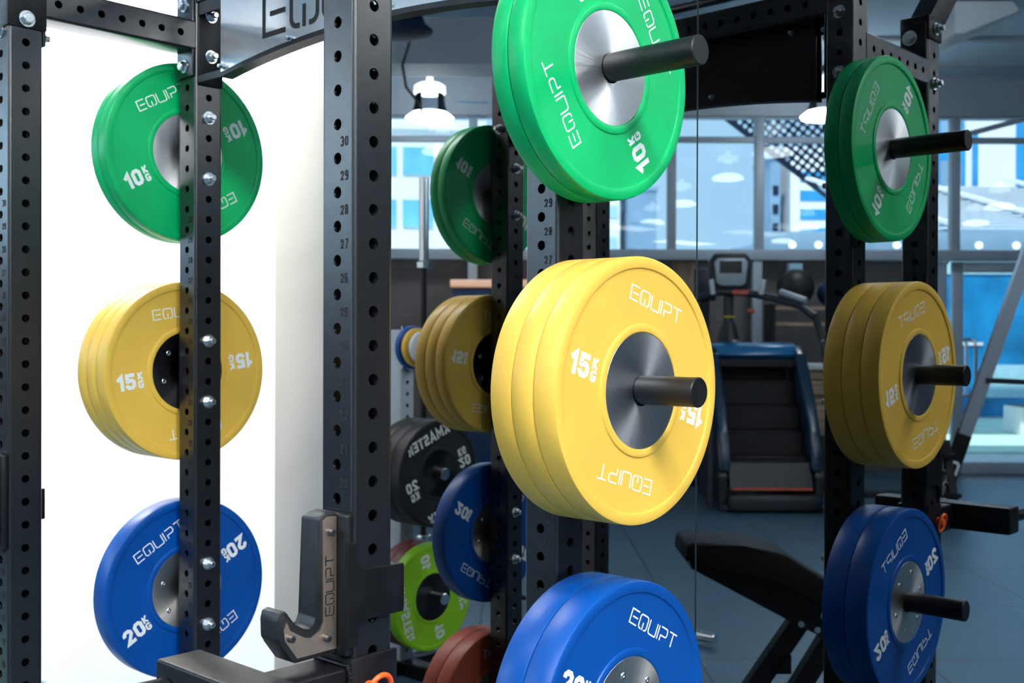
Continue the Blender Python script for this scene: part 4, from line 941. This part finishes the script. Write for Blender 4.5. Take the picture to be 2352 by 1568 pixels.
# plates on that post, lettering that the mirror turns round
def tree_plate(x, z, t, R, color, hub, kg, label, name=True, rot=0.0, unit='KG', lines=2):
    r = thing('bumper_plate' if R > 0.15 else 'change_plate', label, 'weight plate', (P0.x + x, P0.y, z - 0.0012), 0, 'plates on the storage post'); r.rotation_euler = (rot, 0, 0)
    if R > 0.15:
        obj('rubber_disc', plate_body(t, R), color, r); obj('hub', plate_hub(t, 0), hub, r)
        if name:
            h = t / 2 - 0.0032; nr = Vector((1, 0, 0))
            for a in (0, PI):
                up = Vector((0, 0, math.cos(a))); rt = Vector((0, math.cos(a), 0))
                obj('name_lettering', write(MB(), 'XMASTER', BOLD, nr * h + up * 0.160, rt, up, nr, 0.046, 0.0095, gap=0.10), 'white', r)
                mb = MB()
                if lines == 2:
                    write(mb, kg, BOLD, nr * h + rt * 0.155 + up * 0.018, rt, up, nr, 0.045, 0.0095, gap=0.12); write(mb, unit, BOLD, nr * h + rt * 0.155 - up * 0.028, rt, up, nr, 0.034, 0.0075, gap=0.12)
                else: write(mb, kg, BOLD, nr * h + rt * 0.155, rt, up, nr, 0.05, 0.0115, gap=0.12)
                obj('weight_lettering', mb, 'white', r)
    else:
        mb = MB().lathe([(0.0255, t / 2), (R - 0.006, t / 2), (R - 0.001, t / 2 - 0.003), (R, t / 2 - 0.008), (R, -t / 2 + 0.008), (R - 0.006, -t / 2), (0.0255, -t / 2)], seg=64, closed=True); obj('rubber_disc', mb, color, r)
        mb = MB().lathe([(0.0252, t / 2 - 0.001), (0.034, t / 2 + 0.0008), (0.034, t / 2), (0.0252, -t / 2)], seg=40, closed=True); obj('bore_ring', mb, 'charcoal', r)
x0 = HW + 0.014
tx = 0.062
tree_plate(x0 + tx * 0.5, PZ[1], tx, 0.225, 'black_rubber', 'hub_black', '20', 'black bumper plate nearest the grey storage post', False)
tree_plate(x0 + tx * 1.5 + 0.0006, PZ[1], tx, 0.225, 'black_rubber', 'hub_black', '20', 'black bumper plate in the middle of the stack on the storage post', False)
tree_plate(x0 + tx * 2.5 + 0.0012, PZ[1], tx, 0.225, 'black_rubber', 'hub_black', '20', 'outer black bumper plate lettered in white on the storage post', True, math.radians(-22))
tree_plate(x0 + 0.025, PZ[0], 0.05, 0.225, 'maroon', 'hub_black', '10', 'maroon bumper plate at the bottom of the storage post, nearest it', False)
tree_plate(x0 + 0.0756, PZ[0], 0.05, 0.225, 'maroon', 'hub_black', '10', 'maroon bumper plate directly behind the lime one', False)
tree_plate(x0 + 0.1262, PZ[0], 0.05, 0.225, 'lime', 'hub_black', '10', 'lime green bumper plate lettered in white, low on the storage post', True, math.radians(75), lines=1)
tree_plate(x0 + 0.016, PZ[2], 0.03, 0.092, 'blue', 'hub_black', '', 'small blue change plate on the storage post')
tree_plate(x0 + 0.046, PZ[2], 0.028, 0.083, 'yellow', 'hub_black', '', 'small yellow change plate on the storage post')
tree_plate(x0 + 0.073, PZ[2], 0.024, 0.068, 'white_duct', 'hub_black', '', 'small white change plate on the storage post, outermost')

# ------------------------------------------------------------------ outdoors
mb = MB(); mb.box(-45, 60, -110, -0.3, -0.35, -0.02); g = wstruct('ground_outside', mb, 'pave')
mb = MB(); mb.box(4.0, 11.0, -8.0, -2.2, -0.02, 0.01); tag(obj('outdoor_turf', mb, 'turf'), 'bright pale green turf outside the glass door', 'turf', kind='structure').matrix_world = rmat()
def ob(name, label, cat, X, D, z=0.0, group=None): return rthing(name, label, cat, X, D, z, group)
t = ob('glazed_wall', 'blue glazed pool wall with pale bands outside the door', 'wall', 8.2, 20.6)
mb = MB(); mb.box(-2.2, 4.0, -0.2, 0.0, 0, 2.9); obj('blue_glazing', mb, 'pool_blue', t)
for k, (x0_, x1_, z0_, z1_, m) in enumerate(((-2.2, 4.0, 2.6, 2.9, 'pale_blue'), (0.4, 4.0, 0.35, 0.95, 'pale_blue'), (-0.9, 0.4, 1.30, 1.36, 'louver'), (-2.1, -1.95, 1.2, 2.6, 'pale_blue'))):
    mb = MB(); mb.box(x0_, x1_, 0.0, 0.03, z0_, z1_); obj('panel', mb, m, t)
t = ob('planter_box', 'white box on the turf outside the door', 'planter', 7.75, 16.9)
mb = MB(); mb.box(-0.25, 0.6, -0.3, 0.3, 0.01, 0.42, 0.02); obj('box_shell', mb, 'bld_white', t); mb = MB(); mb.box(-0.2, 0.55, -0.25, 0.25, 0.42, 0.44); obj('soil', mb, 'charcoal', t)
# pergola
t = ob('pergola', 'pale louvred pergola roof with blue grey fascia outside the windows', 'pergola', 5.5, 15.2)
mb = MB(); mb.box(-2.15, 5.0, -0.1, 0.1, 2.50, 2.86, 0.01); obj('fascia', mb, 'slate', t)
for x in (-2.0, 4.8):
    mb = MB(); mb.box(x - 0.07, x + 0.07, -0.08, 0.08, -0.02, 2.5); obj('post', mb, 'slate', t)
NL = 16
for k in range(NL):
    f_ = k / NL; y = -0.15 - 2.9 * f_; z = 2.90 + 0.98 * f_
    mb = MB(); mb.box(-0.55, 5.0, y - 0.035, y + 0.035, z + 0.02, z + 0.045); obj('louvre', mb, 'louver', t)
mb = MB(); mb.prism([(-0.1, 2.86), (-3.2, 3.905), (-3.2, 3.87), (-0.1, 2.82)], -0.5, 4.95, Matrix(((0, 0, 1, 0), (1, 0, 0, 0), (0, 1, 0, 0), (0, 0, 0, 1)))); obj('roof_sheet', mb, 'bld_grey', t)
for x in (-0.2, 1.4, 3.0):
    mb = MB(); mb.beam((x + 0.7, -0.1, 2.98), (x - 0.5, -3.1, 4.02), 0.12, 0.05); obj('ridge_strip', mb, 'bld_white', t)
for x in (-1.75, -1.40, -0.35, 0.75, 1.25, 1.9):
    mb = MB(); mb.cyl((x, 0.1, 2.68), (x, 0.115, 2.68), 0.05, seg=20); obj('spot', mb, 'spot_led', t)
# perforated diagonal screen
t = ob('perforated_screen', 'dark perforated metal screen slanting across the sky outside', 'metal screen', 4.48, 19.0)
mb = MB(); cell = 0.113; hr = 0.040
ang = math.atan2(-0.86, 1.12); ca, sa = math.cos(ang), math.sin(ang)
def scr(a, b, d=0.0): return (-0.84 + a * ca - b * sa, d, 5.21 + a * sa + b * ca)
NA, NB = 42, 9
for i in range(NA):
    for j in range(NB):
        a0, b0_ = -0.27 + i * cell, -0.06 + j * cell
        cx, cy = a0 + cell / 2, b0_ + cell / 2
        n = 12; vi, vo = [], []
        for k in range(n):
            th = 2 * PI * (k + 0.5) / n - PI / 4 - PI / 12 * 0; c_, s_ = math.cos(th), math.sin(th); q = (cell / 2) / max(abs(c_), abs(s_))
            vi.append(mb.b.verts.new(scr(cx + hr * c_, cy + hr * s_))); vo.append(mb.b.verts.new(scr(cx + q * c_, cy + q * s_)))
        cs = {}
        for k in range(n):
            kk = (k + 1) % n; mb.face((vi[k], vo[k], vo[kk], vi[kk]))
        for sx, sy in ((1, 1), (-1, 1), (-1, -1), (1, -1)):
            cv = mb.b.verts.new(scr(cx + sx * cell / 2, cy + sy * cell / 2))
            near = sorted(vo, key=lambda v: (v.co - cv.co).length)[:2]
            mb.face((cv, near[0], near[1]))
ps = obj('sheet', mb, 'navy_metal', t)
sol = ps.modifiers.new('thick', 'SOLIDIFY'); sol.thickness = 0.012
for bb in (-0.09, -0.06 + NB * cell + 0.03):
    mb = MB(); mb.beam(scr(-0.3, bb), scr(-0.27 + NA * cell, bb), 0.07, 0.08); obj('edge_rail', mb, 'navy_metal', t)
mb = MB(); mb.beam((2.3, 0, -0.02), (2.3, 0, 2.4), 0.1, 0.1, up=(1, 0, 0)); obj('post', mb, 'navy_metal', t)
# buildings
def building(name, label, X, D, w_, h_, dpt, m, wins, wm, turn=0.0):
    t = rthing(name, label, 'building', X, D, -0.02, None, turn)
    mb = MB(); mb.box(-w_ / 2, w_ / 2, -dpt, 0, 0, h_); obj('wall', mb, m, t)
    mb = MB(); mb.box(-w_ / 2 - 0.1, w_ / 2 + 0.1, -dpt - 0.1, 0.1, h_, h_ + 0.25); obj('roof_slab', mb, m, t)
    for (x0, x1, z0, z1) in wins:
        mb = MB(); mb.box(x0, x1, -0.1, 0.05, z0, z1); obj('window', mb, wm, t)
    return t
building('apartment_block', 'white building with cyan windows behind the left panes', -2.5, 30, 3.4, 6.95, 8, 'bld_white',
         [(x, x + 0.8, z, z + 0.72) for x in (-1.4, -0.42, 0.55) for z in (4.35, 5.75, 2.9, 1.5)], 'bld_cyan', turn=-0.12)
building('office_tower', 'tall white tower with rows of blue balconies', 16.6, 60, 3.6, 11.3, 8, 'bld_white', [(-1.3, 0.55, z, z + 0.55) for z in (6.7, 7.7, 8.7, 9.7)] + [(1.0, 1.4, z, z + 0.4) for z in (6.7, 8.2, 9.7)], 'bld_blue')
building('slim_tower', 'slim dark blue tower left of the white one', 14.0, 60, 0.5, 10.9, 4, 'bld_grey', [(-0.15, 0.15, z, z + 0.5) for z in (7, 8, 9)], 'navy_metal')
building('grey_tower', 'blue grey tower between pale strips, left of the joint line', 8.1, 70, 1.7, 10.5, 6, 'bld_grey', [(-0.7, 0.7, z, z + 1.0) for z in (4.5, 6.5, 8.5)], 'bld_grey')
building('pale_tower', 'pale narrow tower beside the blue grey one', 6.4, 72, 0.9, 10.8, 6, 'bld_white', [(-0.3, 0.3, z, z + 0.8) for z in (5, 7, 9)], 'pale_blue')
building('striped_tower', 'white tower with tall blue glass stripes above the pergola', 17.6, 40, 4.6, 13, 8, 'bld_white', [(-1.75, -1.55, 6.3, 8.7), (-1.3, -1.1, 6.2, 8.7), (0.25, 1.15, 5.2, 12.5), (1.3, 1.5, 5.2, 12.5), (1.9, 2.2, 5, 12.5)], 'bld_blue')
building('blue_tower', 'blue glass tower at the left of the striped one', 14.75, 38, 0.9, 12, 6, 'bld_blue', [(-0.35, 0.35, z, z + 0.9) for z in (5, 6.5, 8, 9.5)], 'bld_grey')
t = ob('hillside', 'dark blue wooded hill line above the window sill', 'hill', 7.6, 34)
mb = MB(); mb.prism([(-3.2, 0), (3.0, 0), (3.0, 4.55), (1.0, 4.5), (0.0, 4.38), (-0.5, 4.18), (-1.0, 4.10), (-1.5, 3.86), (-3.2, 3.7)], 0, 3, Matrix(((1, 0, 0, 0), (0, 0, -1, 0), (0, 1, 0, 0), (0, 0, 0, 1)))); obj('slope', mb, 'bld_grey', t)
